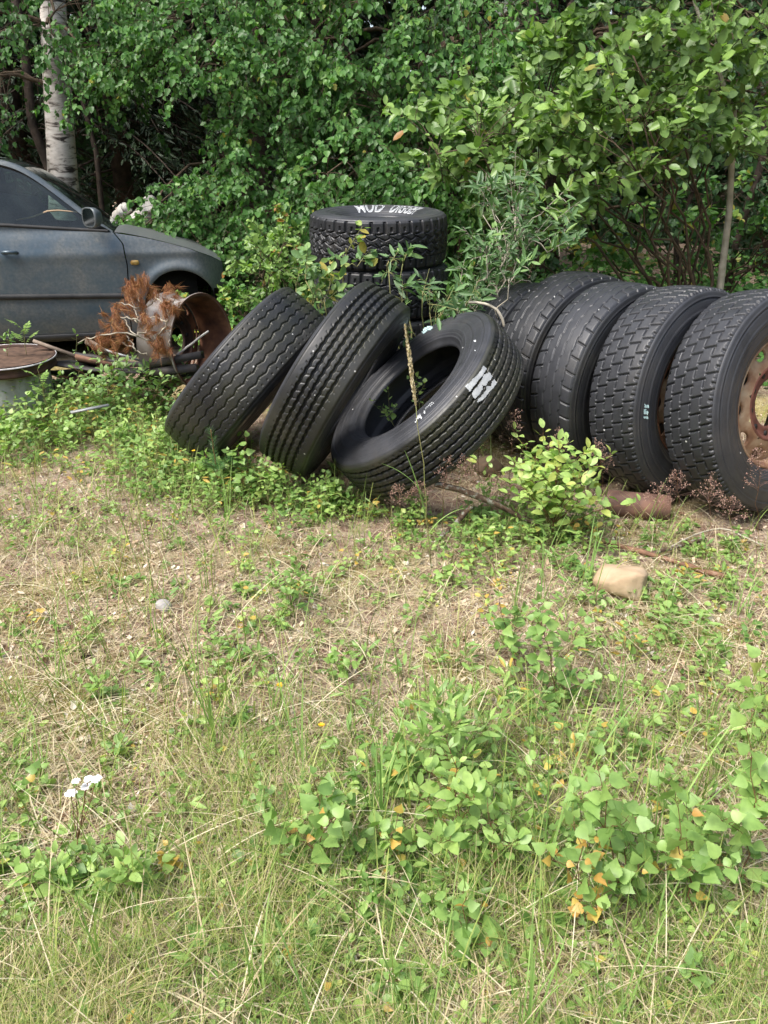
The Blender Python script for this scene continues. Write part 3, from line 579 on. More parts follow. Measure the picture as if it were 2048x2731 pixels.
for yy in (.38, 1.28):
    Pth = cw(np.array([-.33, -.42, -.5, -.55, -.57]), yy, np.array([.85, 1.05, 1.25, 1.33, 1.42])); V, F = tubes(np.array([Pth]), np.array([[.2, .22, .18, .07, .1]]), 10); nobj('seat', V, F, M['fabric'], car, True)
V, F = tube1(cw(np.array([-.33, -.22, -.12, -.05, .05, .14]), .13, np.array([1.168, 1.185, 1.22, 1.225, 1.215, 1.20])), [.004, .006, .007, .006, .005, .004], 6); nobj('torn_trim', V, F, M['stone_tan'], car, True)
across(np.linspace(.0, .3, 8), np.linspace(1.12, 1.07, 8), np.full(8, .13), .03, 'dashboard', M['fabric'])
# mirror, handle, side marker
gn = unit(-cX*.80-cN*.60); gs = unit(np.cross([0, 0, 1.], gn)); mc = cw(.185, -.085, 1.178)
def oval(w_, h_, off, k=20):
    t = np.arange(k)/k*2*PI; e = lambda a: np.sign(a)*np.abs(a)**.65
    return mc+gn*off+np.outer(e(np.cos(t))*w_, gs)+np.outer(e(np.sin(t))*h_, [0, 0, 1.])
rings = [oval(.07, .058, .022), oval(.078, .065, .024), oval(.08, .067, .01), oval(.075, .063, -.02), oval(.055, .045, -.05), oval(.02, .015, -.065)]
mr = nobj('wing_mirror', np.concatenate(rings), [gridF(6, 20, cv=True), np.arange(100, 120)[None]], M['car'], car, True, {'tint': np.full(120, .4)})
o = nobj('mirror_glass', oval(.071, .059, .0215), [np.arange(20)[None]], M['mirror'], mr, loc=(0, 0, 0)); o.location = -Vector(car.location)
V, F = tube1(cw(np.array([-.44, -.42, -.39, -.36, -.34]), np.array([.005, -.018, -.024, -.018, .005]), np.array([.962, .964, .965, .962, .958])), [.010, .012, .012, .012, .010], 8); nobj('door_handle', V, F, M['car'], car, True)
tt = np.arange(16)/16*2*PI; sx = np.sign(np.cos(tt))*np.abs(np.cos(tt))**.6*.031; sz = np.sign(np.sin(tt))*np.abs(np.sin(tt))**.6*.018
P = np.concatenate([cw(.426+sx, .004, .869+sz), cw(.426+sx*.85, -.012, .869+sz*.8)]); nobj('side_marker', P, [np.stack([np.arange(16), (np.arange(16)+1) % 16, (np.arange(16)+1) % 16+16, np.arange(16)+16], 1), np.arange(16, 32)[None]], M['amber'], car)

# ================================================================ WHEELS AND SCRAP BY THE CAR
def barrel(root, c, N0, pr, mat, name, n=96, cut=None):
    A, B, N = frame(N0); c = np.array(c, float); t = np.arange(n)/n*2*PI; pr = np.array(pr, float)
    P = c+pr[None, :, 0, None]*(np.cos(t)[:, None, None]*A+np.sin(t)[:, None, None]*B)+pr[None, :, 1, None]*N
    return nobj(name, P.reshape(-1, 3), [gridF(n, len(pr), cu=True)], mat, root, True)
c = at(541, 915, 4.80); n0 = (.90, -.43, .05)
r = empty('wheel', tuple(c), 'bare rusty steel wheel rim standing upright below the open wheel arch of the car', 'wheel rim')
barrel(r, c, n0, [(.288, 0), (.300, .004), (.304, -.002), (.300, -.012), (.285, -.018), (.276, -.05), (.268, -.10), (.262, -.16), (.27, -.22), (.29, -.25), (.302, -.26)], M['barrel_paint'], 'outer_barrel')
barrel(r, c, n0, [(.302, .0045), (.292, .003), (.284, -.004), (.270, -.05), (.262, -.10), (.256, -.16), (.262, -.22), (.28, -.25)], M['rust'], 'inner_barrel')
mats = (M['rust_dark'], M['rust'], M['rust_dark'])
rim(r, np.array(c)-np.array(n0)/np.linalg.norm(n0)*.25, n0, mats, .05, 8)
for ch in list(r.children):
    if ch.name.startswith('rim_barrel'): bpy.data.objects.remove(ch)
c = at(14, 950, 4.80); zz = c[2]; g = float(gz(c[0], c[1]))
r = empty('wheel', tuple(c), 'rusty steel wheel lying flat at left with plants growing out of it', 'wheel rim')
barrel(r, c, (.02, -.03, 1), [(.295, -.001), (.299, .002), (.301, -.001), (.301, -.006)], M['white_edge'], 'flange_edge')
barrel(r, c, (.02, -.03, 1), [(.296, .0), (.285, -.004), (.27, -.03), (.284, -.012), (.2995, -.0065), (.292, -.014), (.286, -.03), (.292, -.05), (.296, -.062), (.285, -.07), (.25, -.075)], M['rust_dark'], 'upper_rim')
barrel(r, c, (0, 0, 1), [(.25, -.07), (.246, -.12), (.25, -(zz-g)-.03)], M['grey_paint'], 'barrel')
barrel(r, c, (0, 0, 1), [(.0001, .0), (.1, -.003), (.2, -.008), (.285, -.006)], M['soil'], 'soil_fill')
def stick(name, label, cat, pts, w_, mat, flat=None, group=None, sides=6, taper=1):
    if max(a for a, b, y in pts) < 620 and min(y for a, b, y in pts) > 4.1 and min(y for a, b, y in pts) < 5:      # scrap lies on the ground or low on the heap
        pts = [(a, b, min(float(gat(a, b)[1])-.10, 4.98 if a < 380 else 4.60)) for a, b, y in pts]
    if name in ('fallen_branch', 'lichen_branch'): pts = [(a, b, min(float(gat(a, b)[1])-.05, 3.2)) for a, b, y in pts]; w_ *= 1.12
    P = np.array([at(a, b, y) for a, b, y in pts]); k = 12
    if len(P) > 2:
        s = np.linspace(0, len(P)-1, k); P = np.stack([np.interp(s, np.arange(len(P)), P[:, i]) for i in range(3)], 1)
        for _ in range(1): P[1:-1] = (P[:-2]+2*P[1:-1]+P[2:])/4
        if flat is None: P[1:-1] += rng.normal(size=P[1:-1].shape)*w_*.18
    if flat is None:
        R = w_*np.linspace(1, taper, len(P))*(1+rng.normal(size=len(P))*.07); V, F = tube1(P, R, sides)
    else:
        d = unit(P[-1]-P[0]); s_ = unit(np.cross(d, [0, 0, 1.])); u_ = np.cross(s_, d); a = flat[1]; s2 = s_*math.cos(a)+u_*math.sin(a); u2 = np.cross(s2, d)
        hw, ht = w_, flat[0]; ring = [(-1, -1), (1, -1), (1, 1), (-1, 1)]
        if len(flat) > 2: ring = [(-1, -1), (-.8, -1), (-.8, .2), (.8, .2), (.8, -1), (1, -1), (1, 1), (-1, 1)]
        V = np.concatenate([[p+s2*hw*x+u2*ht*y for x, y in ring] for p in P]); n = len(ring); F = [np.array([[i*n+j, i*n+(j+1) % n, (i+1)*n+(j+1) % n, (i+1)*n+j] for i in range(len(P)-1) for j in range(n)]), np.array([list(range(n))[::-1], [(len(P)-1)*n+j for j in range(n)]])]
    o = nobj(name, V, F, M[mat], None, flat is None, {'tint': np.full(len(V), .5)}, loc=tuple(P[0])); return tag(o, label, cat, group)
stick('wooden_lath', 'weathered brown wooden lath slanting down beside the flat-lying wheel', 'board', [(90, 910, 4.75), (215, 955, 4.6)], .022, 'wood_grey', (.010, .5))
stick('metal_strip', 'pale grey metal strip just below the dead pine branch', 'metal strip', [(280, 934, 4.62), (375, 962, 4.5)], .022, 'alloy', (.006, .4))
stick('wooden_board', 'dull grey board behind the pale metal strip, partly under brown needles', 'board', [(228, 908, 4.85), (296, 945, 4.7)], .026, 'wood_grey', (.010, .9))
stick('black_profile', 'long black metal profile lying in front of the upright rim', 'metal profile', [(400, 972, 4.55), (540, 945, 4.55)], .035, 'iron_dark', (.022, .2, 1))
stick('black_profile', 'lower black metal profile half buried between leaves and tyre', 'metal profile', [(380, 1000, 4.5), (530, 985, 4.45)], .05, 'iron_dark', (.024, .5, 1))
stick('metal_bracket', 'rusty brown bent bracket rising out of the scrap behind the bright shrub', 'scrap metal', [(222, 1020, 4.42), (250, 995, 4.42), (288, 972, 4.5)], .03, 'rust', (.012, .7, 1))
stick('metal_rod', 'thin rod with a bright worn edge in the scrap heap', 'metal rod', [(185, 1003, 4.5), (232, 1001, 4.5)], .007, 'alloy')
stick('metal_strip', 'flat grey metal strip on the soil at the front edge of the scrap', 'metal strip', [(188, 1100, 4.05), (290, 1080, 4.15)], .018, 'alloy', (.005, .1))
stick('wooden_board', 'short dark brown board standing among stems left of the bright shrub', 'board', [(188, 1085, 4.2), (204, 1040, 4.3)], .045, 'wood_brown', (.012, 1.4))
stick('sheet_metal', 'dark crumpled metal sheet in the middle of the scrap heap', 'scrap metal', [(110, 985, 4.65), (150, 1000, 4.6), (240, 992, 4.55)], .09, 'iron_dark', (.006, .5))
stick('sheet_metal', 'dark metal sheet leaning at the foot of the flat-lying wheel', 'scrap metal', [(110, 1060, 4.4), (150, 1035, 4.45), (215, 1045, 4.4)], .08, 'iron_dark', (.006, .9))
stick('wooden_board', 'dark rotten board under the brown pine needles', 'board', [(205, 955, 4.7), (330, 985, 4.6)], .05, 'wood_brown', (.012, .6))
stick('sheet_metal', 'long dark metal panel lying flat at the back of the scrap heap', 'scrap metal', [(150, 965, 4.85), (280, 985, 4.8), (400, 990, 4.7)], .12, 'iron_dark', (.006, .15))
stick('sheet_metal', 'dark bent panel edge-on behind the bright shrub', 'scrap metal', [(260, 1010, 4.5), (340, 1020, 4.45), (430, 1030, 4.4)], .07, 'iron_dark', (.008, .5))
stick('wooden_board', 'broken dark board pointing up right out of the scrap', 'board', [(150, 1030, 4.5), (200, 1010, 4.5), (260, 1030, 4.45)], .03, 'wood_brown', (.012, .9))
stick('metal_profile', 'dark angle bar low in the scrap between wheel and shrub', 'metal profile', [(120, 1015, 4.4), (235, 1040, 4.35)], .03, 'iron_dark', (.02, .3, 1))
stick('metal_strip', 'short white-edged strip above the rusty bracket', 'metal strip', [(232, 982, 4.5), (268, 982, 4.5)], .015, 'white_edge', (.004, .2))
stick('metal_pipe', 'dark thin pipe lying across the back of the scrap heap', 'pipe', [(200, 945, 4.9), (330, 968, 4.75), (420, 975, 4.7)], .018, 'iron_dark', sides=10)
stick('dry_stick', 'bare pale stick poking up into the upright rusty rim', 'stick', [(470, 948, 4.5), (500, 925, 4.52), (556, 883, 4.55)], .007, 'wood_pale')
stick('dry_stick', 'thin pale crooked stick on the scrap next to the leftmost leaning tyre', 'stick', [(420, 1012, 4.3), (470, 1003, 4.3), (510, 985, 4.35)], .006, 'pale_bark')
stick('fallen_log', 'slim bare pale log sticking up behind the car bonnet', 'log', [(290, 608, 7.5), (325, 560, 7.4), (340, 552, 7.4)], .05, 'wood_pale', sides=10)
stick('fallen_log', 'thick bleached log leaning up out of the birch leaves behind the bonnet', 'log', [(345, 612, 7.4), (375, 580, 7.4), (402, 545, 7.3)], .075, 'wood_pale', sides=10)
o = stick('lichen_branch', 'long fallen branch covered in grey lichen, reaching to the tan stone', 'branch', [(1160, 1290, 2.98), (1230, 1305, 2.93), (1330, 1345, 2.8), (1430, 1400, 2.62), (1520, 1425, 2.55), (1600, 1450, 2.5)], .0125, 'lichen_bark')
o.data.materials[0] = M['lichen_bark']
stick('fallen_branch', 'reddish bare branch on the litter right of the tan stone', 'branch', [(1600, 1440, 2.52), (1700, 1470, 2.45), (1800, 1495, 2.40), (1880, 1525, 2.33), (1950, 1540, 2.3)], .010, 'red_bark')
stick('fallen_branch', 'short lichen-grey side branch running down from the fallen branch into the grass', 'branch', [(1258, 1350, 2.85), (1215, 1395, 2.72), (1170, 1440, 2.6)], .011, 'lichen_bark')
stick('fallen_branch', 'thin pale curved twig on the litter in front of the right-hand tyres', 'branch', [(1770, 1470, 2.52), (1850, 1425, 2.62), (1930, 1405, 2.66), (2035, 1455, 2.5)], .0038, 'pale_bark')
stick('fallen_branch', 'thin forked twig lying just above the reddish branch', 'branch', [(1740, 1475, 2.5), (1820, 1455, 2.52), (1880, 1435, 2.55)], .008, 'lichen_bark')
# rusty pipe
a, b = gat(1616, 1368)+UP*.056, gat(1780, 1385)+UP*.058; d = unit(b-a); 
r = empty('rusty_pipe', tuple((a+b)/2), 'short piece of rusty steel pipe lying in front of the third and second tyres', 'pipe')
barrel(r, a, d, [(.062, -.002), (.064, 0), (.064, np.linalg.norm(b-a)), (.0615, np.linalg.norm(b-a)+.001)], M['rust_pipe'], 'pipe_wall', 40)
barrel(r, a, d, [(.0615, -.002), (.057, .0), (.057, np.linalg.norm(b-a)), (.0615, np.linalg.norm(b-a)+.001)], M['rust_dark'], 'pipe_bore', 40)
def stone(name, label, px, py, s, mat, seed, Y=None, sink=.35, rz_=0, boxy=0.):
    c = gat(px, py) if Y is None else at(px, py, Y)
    bm = bmesh.new(); bmesh.ops.create_icosphere(bm, subdivisions=4, radius=1); V = np.array([v.co[:] for v in bm.verts]); F = np.array([[v.index for v in f.verts] for f in bm.faces]); bm.free()
    if boxy: V = np.sign(V)*np.abs(V)**(1-boxy); V /= np.abs(V).max()
    rr = np.random.default_rng(seed); D = unit(rr.normal(size=(14, 3))); off = rr.uniform(.62, .95, 14)
    for d_, o_ in zip(D, off):
        k = V@d_; V = V-np.clip(k-o_, 0, None)[:, None]*d_*.85
    V = V*(1+.05*(vnoise(V[:, 0]*3+5, V[:, 1]*3+V[:, 2]*2+5, .5, seed)-.5))[:, None]
    ca, sa = math.cos(rz_), math.sin(rz_); V = V*np.array(s); V = np.stack([V[:, 0]*ca-V[:, 1]*sa, V[:, 0]*sa+V[:, 1]*ca, V[:, 2]], 1)
    V += np.array([c[0], c[1], c[2]+s[2]*(1-2*sink)]); o = nobj(name, V, [F], M[mat], None, True, loc=tuple(c)); return tag(o, label, 'stone')
stone('stone', 'large blocky tan stone beside the end of the fallen branch', 1650, 1580, (.125, .08, .085), 'stone_tan', 3, boxy=.28, sink=.22, rz_=-.25)
stone('stone', 'brown boulder in the dark gap between the mossy tyre and the standing row', 1300, 1262, (.085, .08, .07), 'stone_brown', 4, sink=.2)
stone('stone', 'rounded light grey stone on the bare litter at left', 436, 1625, (.034, .03, .028), 'stone_grey', 5, sink=.25)
stone('stone', 'flat grey stone half sunk in the grass in the foreground', 1118, 2395, (.042, .035, .018), 'stone_grey', 6, sink=.3)
stone('stone', 'small angular grey stone at the far right of the foreground litter', 1842, 2655, (.05, .03, .016), 'stone_grey', 8, sink=.3)
stone('stone', 'small dark stone left of the rounded light grey one', 210, 1625, (.018, .015, .010), 'stone_brown', 9, sink=.25)

# ================================================================ PLANTS
def T(out, z=None, fold=.18, bend=-.12):
    """leaf template: out = right-hand outline points (x, y) from base to tip"""
    out = np.array(out); n = len(out); V = [(0, 0, 0), (0, 1, bend)]; V += [(x, y, fold*x+bend*y*y) for x, y in out]; V += [(-x, y, fold*x+bend*y*y) for x, y in out]
    return np.array(V), [np.array([[0]+list(range(2, 2+n))+[1]]), np.array([[1]+list(range(2+n, 2+2*n))[::-1]+[0]])]
def T2(out, fold=.15, bend=-.2, k=4):
    """finer leaf: strips between midrib and outline"""
    out = np.array(out); n = len(out); V = []
    for x, y in out: V += [(0, y, bend*y*y), (x, y-(.0 if x > 0 else 0), fold*x+bend*y*y), (-x, y, fold*x+bend*y*y)]
    F = []
    for i in range(n-1): a, b = i*3, (i+1)*3; F += [[a, a+1, b+1, b], [b, b+2, a+2, a]]
    return np.array(V), [np.array(F)]
TPL = dict(birch=T([(.30, .12), (.44, .33), (.26, .70)]), oval=T([(.20, .18), (.30, .5), (.20, .82)]), lance=T([(.09, .2), (.14, .5), (.08, .82)]), round=T([(.34, .16), (.46, .5), (.32, .86)]),
           needle=(np.array([(-.015, 0, 0), (.015, 0, 0), (0, 1, -.1)]), [np.array([[0, 1, 2]])]), tri=(np.array([(-.3, .0, 0), (.3, .05, .05), (.05, 1, -.1)]), [np.array([[0, 1, 2]])]),
           bfine=T2([(.0, 0), (.24, .05), (.36, .12), (.40, .2), (.47, .24), (.44, .33), (.47, .38), (.38, .46), (.39, .52), (.28, .60), (.27, .67), (.16, .76), (.13, .84), (.01, 1)]),
           ofine=T2([(.0, 0), (.1, .06), (.20, .2), (.27, .38), (.28, .52), (.23, .7), (.14, .86), (.005, 1)]), lfine=T2([(.0, 0), (.06, .08), (.11, .25), (.135, .45), (.12, .65), (.07, .85), (.005, 1)]),
           chip=T([(.42, .05), (.36, .5), (.5, .8)], fold=.5, bend=.45), flake=T([(.16, .1), (.26, .45), (.1, .95)], fold=.6, bend=.4))
def leaves(mb, P, D, N, S, tpl, tint, W=None):
    P = np.atleast_2d(P); n = len(P)
    if n == 0: return
    V, F = TPL[tpl]; D = unit(np.broadcast_to(D, (n, 3))); N = np.broadcast_to(N, (n, 3)); X = unit(np.cross(D, N)); N = np.cross(X, D); S = np.broadcast_to(S, (n,)); W = S if W is None else np.broadcast_to(W, (n,))
    cz = rng.uniform(.2, 2.1, n)[:, None, None] if n > 1 else 1.
    VV = P[:, None]+V[None, :, 0, None]*X[:, None]*W[:, None, None]+V[None, :, 1, None]*D[:, None]*S[:, None, None]+V[None, :, 2, None]*N[:, None]*S[:, None, None]*cz
    o = (np.arange(n)*len(V))[:, None]
    mb.add(VV.reshape(-1, 3), [(f[None]+o[:, :, None]).reshape(-1, f.shape[1]) for f in F], np.repeat(np.broadcast_to(tint, (n,)), len(V)))
R3 = lambda n, s=1.: rng.normal(size=(n, 3))*s
UP = np.array([0, 0, 1.])
def sprays(ml, mt, P0, D0, L, m=46, size=.045, droop=.35, width=.16, tint=.45, tpl='birch', hang=.6, twig=.0022, face=None):
    """leafy drooping twigs: P0 (n,3) starts, D0 (n,3) directions, L (n,) lengths"""
    P0 = np.asarray(P0, float); n = len(P0)
    if n == 0: return
    D0 = unit(D0); L = np.broadcast_to(L, (n,)); side = unit(np.cross(D0, UP)+1e-6)
    t = np.linspace(0, 1, 6)
    path = P0[:, None]+D0[:, None]*(L[:, None]*t)[..., None]-UP*(droop*L[:, None]*t**2)[..., None]
    V, F = tubes(path, np.outer(np.ones(n), np.linspace(twig, twig*.35, 6)), 3); mt.add(V, F)
    # side twigs
    q = rng.uniform(.12, .95, (n, 6)); sg = np.where(np.arange(6) % 2, 1, -1)[None]
    b = P0[:, None]+D0[:, None]*(L[:, None]*q)[..., None]-UP*(droop*L[:, None]*q**2)[..., None]
    sd = unit(side[:, None]*sg[..., None]*.9+D0[:, None]*.7+R3(n*6, .25).reshape(n, 6, 3)-UP*.1); sl = width*(1.3-q)*L[:, None]/.5*rng.uniform(.7, 1.3, (n, 6))
    tt = np.linspace(0, 1, 4); sp = b[:, :, None]+sd[:, :, None]*(sl[..., None]*tt)[..., None]-UP*(sl[..., None]*.5*tt**2)[..., None]
    V, F = tubes(sp.reshape(-1, 4, 3), np.full((n*6, 4), twig*.5), 3); mt.add(V, F)
    # leaves: on main twig and side twigs
    k = rng.integers(0, 7, (n, m)); u = rng.uniform(.08, 1.0, (n, m)); I = np.arange(n)[:, None]
    mainP = P0[:, None]+D0[:, None]*(L[:, None]*u)[..., None]-UP*(droop*L[:, None]*u**2)[..., None]
    ks = np.minimum(k, 5); sb = b[I, ks]; sdd = sd[I, ks]; sll = sl[I, ks]
    sideP = sb+sdd*(sll*u)[..., None]-UP*(sll*.5*u**2)[..., None]
    mm_ = (k == 6)[..., None]; P = np.where(mm_, mainP, sideP)+R3(n*m, .008).reshape(n, m, 3)
    ax = np.where(mm_, D0[:, None], sdd); nn_ = n*m
    D = unit(ax.reshape(-1, 3)*.5+R3(nn_, .45)-UP*hang); outw = np.array([0, -1., 0]) if face is None else face
    N = unit(UP*.75+np.broadcast_to(outw, (nn_, 3))*.55+R3(nn_, .38))
    tn = np.clip(np.repeat(tint+rng.normal(size=n)*.12, m)+rng.normal(size=nn_)*.15, 0, 1)
    leaves(ml, P.reshape(-1, 3), D, N, size*rng.uniform(.45, 1.2, nn_), tpl, tn)
def limb(p0, p1, lift=.3, k=9, wob=.03):
    t = np.linspace(0, 1, k)[:, None]; p0, p1 = np.array(p0, float), np.array(p1, float); L = np.linalg.norm(p1-p0)
    P = p0+(p1-p0)*t+UP*lift*L*np.sin(t*PI)*.5; P[1:-1] += R3(k-2, wob*L*.5); return P
def region(n, cx, cy, rx, ry, Y0, Y1, p=.5):
    m = max(2, int(n/4.5)); a = rng.uniform(0, 2*PI, m); r = rng.random(m)**p; c = at(cx+rx*r*np.cos(a), cy+ry*r*np.sin(a), rng.uniform(Y0, Y1, m))
    P = c[rng.integers(0, m, n)]+R3(n)*np.array([.17, .15, .11])*min(1., rx/110)
    q = proj(P); return P[~inpoly(q[:, 0], q[:, 1], GAP)]
GAP = [(190, 235), (420, 315), (640, 330), (560, 420), (440, 520), (350, 600), (215, 560), (190, 400)]
def tree(name, label, cat, base, trunk, r0, clouds, leafm, barkm, size=.045, m=46, L=.55, tint=.45, tpl='birch', group=None, twigm='twig', hang=.6, droop=.35, limbs=26, smooth=True, width=.16):
    """trunk: list of points; clouds: array of spray start points. limbs reach out from the trunk, twigs join limbs to sprays"""
    root = empty(name, tuple(base), label, cat, group); tr = np.array(trunk, float); k = 16; s = np.linspace(0, len(tr)-1, k)
    tr = np.stack([np.interp(s, np.arange(len(tr)), tr[:, i]) for i in range(3)], 1)
    h = np.linspace(0, 1, k); rad = r0*(1-h*.8)*(1+.5*np.exp(-h*16)); V, F = tube1(tr, rad, 14); nobj('trunk', V, F, M[barkm], root, True)
    C_ = np.concatenate(clouds) if isinstance(clouds, list) else clouds
    ml, mt = MB(), MB()
    # limbs to cluster centres
    nl = min(limbs, len(C_)); cen = C_[rng.choice(len(C_), nl, replace=False)]
    paths = []
    for c in cen:
        zt_ = c[2]+rng.uniform(-.5, .35); j = int(np.clip(np.searchsorted(tr[:, 2], zt_), 1, k-1)); paths.append(limb(tr[j], c, rng.uniform(.1, .3), 10))
    paths = np.array(paths); V, F = tubes(paths, np.outer(np.minimum(.012+.006*np.linalg.norm(cen-tr[0], axis=1), r0*.4), np.linspace(1, .22, 10)), 5)
    q = MB(); q.add(V, F); q.build('limbs', M[twigm] if twigm else M[barkm], root, True)
    allp = paths[:, 2:].reshape(-1, 3); dd = ((C_[:, None]-allp[None])**2).sum(-1); j = dd.argmin(1); st = allp[j]
    tw = np.stack([st+(C_-st)*u+UP*(.12*np.linalg.norm(C_-st, axis=1)*math.sin(u*PI))[:, None] for u in (0, .33, .66, 1)], 1)
    V, F = tubes(tw, np.outer(np.full(len(C_), .004), [1, .8, .65, .5]), 3); mt.add(V, F)
    D = unit((C_-st)+unit(C_-tr[np.clip(np.searchsorted(tr[:, 2], C_[:, 2]), 0, k-1)])*.6+R3(len(C_), .25)+np.array([0, -.25, 0]))
    D[:, 2] = np.clip(D[:, 2], -.5, .35)
    sprays(ml, mt, C_, D, L*rng.uniform(.6, 1.25, len(C_)), m, size, droop, width, tint, tpl, hang)
    ml.build('crown', M[leafm], root); mt.build('twigs', M['twig'], root); return root
def vtrunk(px, py, Y, H, lean=(0, 0), wob=.06):
    b = at(px, py, Y); b[2] = gz(b[0], b[1])-.05; P = [b]
    for k in range(1, 8): f = k/7; P.append(b+np.array([lean[0]*f+rng.normal()*wob, lean[1]*f+rng.normal()*wob, H*f]))
    return P
G_BG = 'trees along the forest edge'
RG = region
if True:
    # ---- leafy trees at the forest edge
    p1_, p2_ = at(165, 480, 8.3), at(143, 0, 8.3); b_ = p1_.copy(); f_ = (p2_-p1_)/(p2_[2]-p1_[2]); b_ = p1_+f_*(gz(p1_[0], 8.3)-.05-p1_[2]); tp = [b_+f_*q*7.5+R3(1, .012)[0] for q in np.linspace(0, 1, 8)]
    tree('birch_tree', 'large white-barked birch trunk with hanging twigs, behind the car', 'tree', tp[0], tp, .158, [RG(26, 30, 90, 110, 200, 7.7, 8.4), RG(26, 230, 110, 70, 120, 7.6, 8.1), RG(10, 160, 60, 60, 70, 7.4, 7.8), RG(18, 50, -60, 160, 70, 7.4, 8.2), RG(9, 235, 420, 30, 130, 7.6, 8.0), RG(9, 20, 330, 40, 120, 7.8, 8.4), RG(110, 100, -760, 900, 520, 8.4, 10)],
         'birch_leaf', 'birch_bark', .05, 40, .5, .28, hang=1.0, droop=.7, limbs=30)
    tp = vtrunk(760, 420, 8.2, 7, (-.3, -.2), .1)
    tree('birch_tree', 'dense green birch arching down over the car bonnet', 'tree', tp[0], tp, .085, [RG(150, 560, 100, 290, 130, 6.8, 7.9), RG(90, 720, 360, 170, 190, 6.8, 7.7), RG(120, 560, 590, 190, 120, 6.7, 7.4), RG(90, 690, 740, 120, 120, 6.6, 7.4), RG(40, 450, 610, 80, 50, 6.7, 7.2),
         RG(26, 400, 150, 110, 80, 7.2, 8), RG(80, 560, -90, 380, 80, 7, 8), RG(150, 700, -700, 700, 520, 7.9, 9.8)], 'birch_leaf', 'trunk_dark', .047, 48, .5, .48, limbs=46, hang=.75)
    tp = vtrunk(1180, 430, 8.0, 7, (.1, -.2), .1)
    tree('birch_tree', 'birch with drooping leaf curtains straight above the off-road tyres', 'tree', tp[0], tp, .075, [RG(120, 1010, 130, 240, 180, 6.7, 7.8), RG(80, 1150, -90, 380, 80, 6.8, 7.9), RG(95, 1060, 330, 190, 160, 6.5, 7.4), RG(110, 930, 520, 180, 110, 6.3, 7.2), RG(60, 1150, 560, 130, 110, 6.2, 6.9), RG(50, 1310, 180, 120, 120, 6.6, 7.4),
         RG(150, 1250, -700, 700, 520, 7.7, 9.8)], 'birch_leaf', 'trunk_dark', .05, 46, .5, .5, limbs=46, hang=.9, droop=.5)
    tp = vtrunk(1480, 420, 8.4, 7, (.1, 0), .1)
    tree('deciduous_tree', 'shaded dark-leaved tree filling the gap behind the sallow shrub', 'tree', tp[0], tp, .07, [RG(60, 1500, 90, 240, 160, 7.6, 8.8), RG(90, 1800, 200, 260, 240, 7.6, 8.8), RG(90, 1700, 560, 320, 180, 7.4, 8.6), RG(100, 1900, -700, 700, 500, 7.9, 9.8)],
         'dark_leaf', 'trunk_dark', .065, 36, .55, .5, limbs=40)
    # ---- dark spruces deeper in
    def spruce(px, Y, H, r, label):
        b = at(px, 500, Y); b[2] = gz(b[0], b[1])-.05; root = empty('spruce_tree', tuple(b), label, 'tree', 'dark spruces deeper in the forest')
        V, F = tube1([b, b+UP*H*.5, b+UP*H], [r, r*.65, .02], 10); nobj('trunk', V, F, M['trunk_dark'], root, True)
        n = 150; z = rng.uniform(.10, .98, n)**.9*H; a = rng.uniform(0, 2*PI, n); L = (1-z/H)*1.7+.35; t = np.linspace(0, 1, 6)
        d = np.stack([np.cos(a), np.sin(a), 0*a], 1); path = (b+UP*z[:, None])[:, None]+d[:, None]*(L[:, None]*t)[..., None]-UP*(L[:, None]*.45*(t**1.5)[None])[..., None]
        mt = MB(); V, F = tubes(path, np.outer(np.full(n, .014), np.linspace(1, .3, 6)), 4); mt.add(V, F); mt.build('boughs', M['trunk_dark'], root)
        m = 150; u = rng.uniform(.15, 1, (n, m)); I = np.arange(n)[:, None]; P = (b+UP*z[:, None])[:, None]+d[:, None]*(L[:, None]*u)[..., None]-UP*(L[:, None]*.45*u**1.5)[..., None]
        s_ = np.cross(d, UP)[:, None]*rng.normal(size=(n, m, 1))*.16*L[:, None, None]*(1.15-u)[..., None]; P = P+s_; D = d[:, None]*.6+np.sign((s_*np.cross(d, UP)[:, None]).sum(-1, keepdims=True))*np.cross(d, UP)[:, None]*.6-UP*.35
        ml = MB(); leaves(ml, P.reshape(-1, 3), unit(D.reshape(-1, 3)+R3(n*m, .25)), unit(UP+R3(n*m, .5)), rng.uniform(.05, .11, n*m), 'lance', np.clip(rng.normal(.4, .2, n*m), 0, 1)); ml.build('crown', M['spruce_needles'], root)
    for px, Y, H, r, lab in ((70, 10.2, 9, .13, 'dark spruce trunk just left of the white birch trunk'), (330, 10.0, 9.5, .12, 'dark spruce in the black gap between birch trunk and foliage'), (480, 11.2, 9, .11, 'deeper spruce standing right of the black gap'),
                             (1230, 10.4, 9, .12, 'dark spruce behind the birch curtains above the tyres'), (1480, 10.6, 10, .14, 'thick dark spruce seen through the gap left of the sallow shrub'), (2080, 10.4, 9, .13, 'dark spruce at the right edge of the forest'), (-260, 9.6, 9, .14, 'dark spruce beyond the car roof'), (860, 10.8, 9, .12, 'dark spruce hidden deep behind the arching birch')):
        spruce(px, Y, H, r, lab)
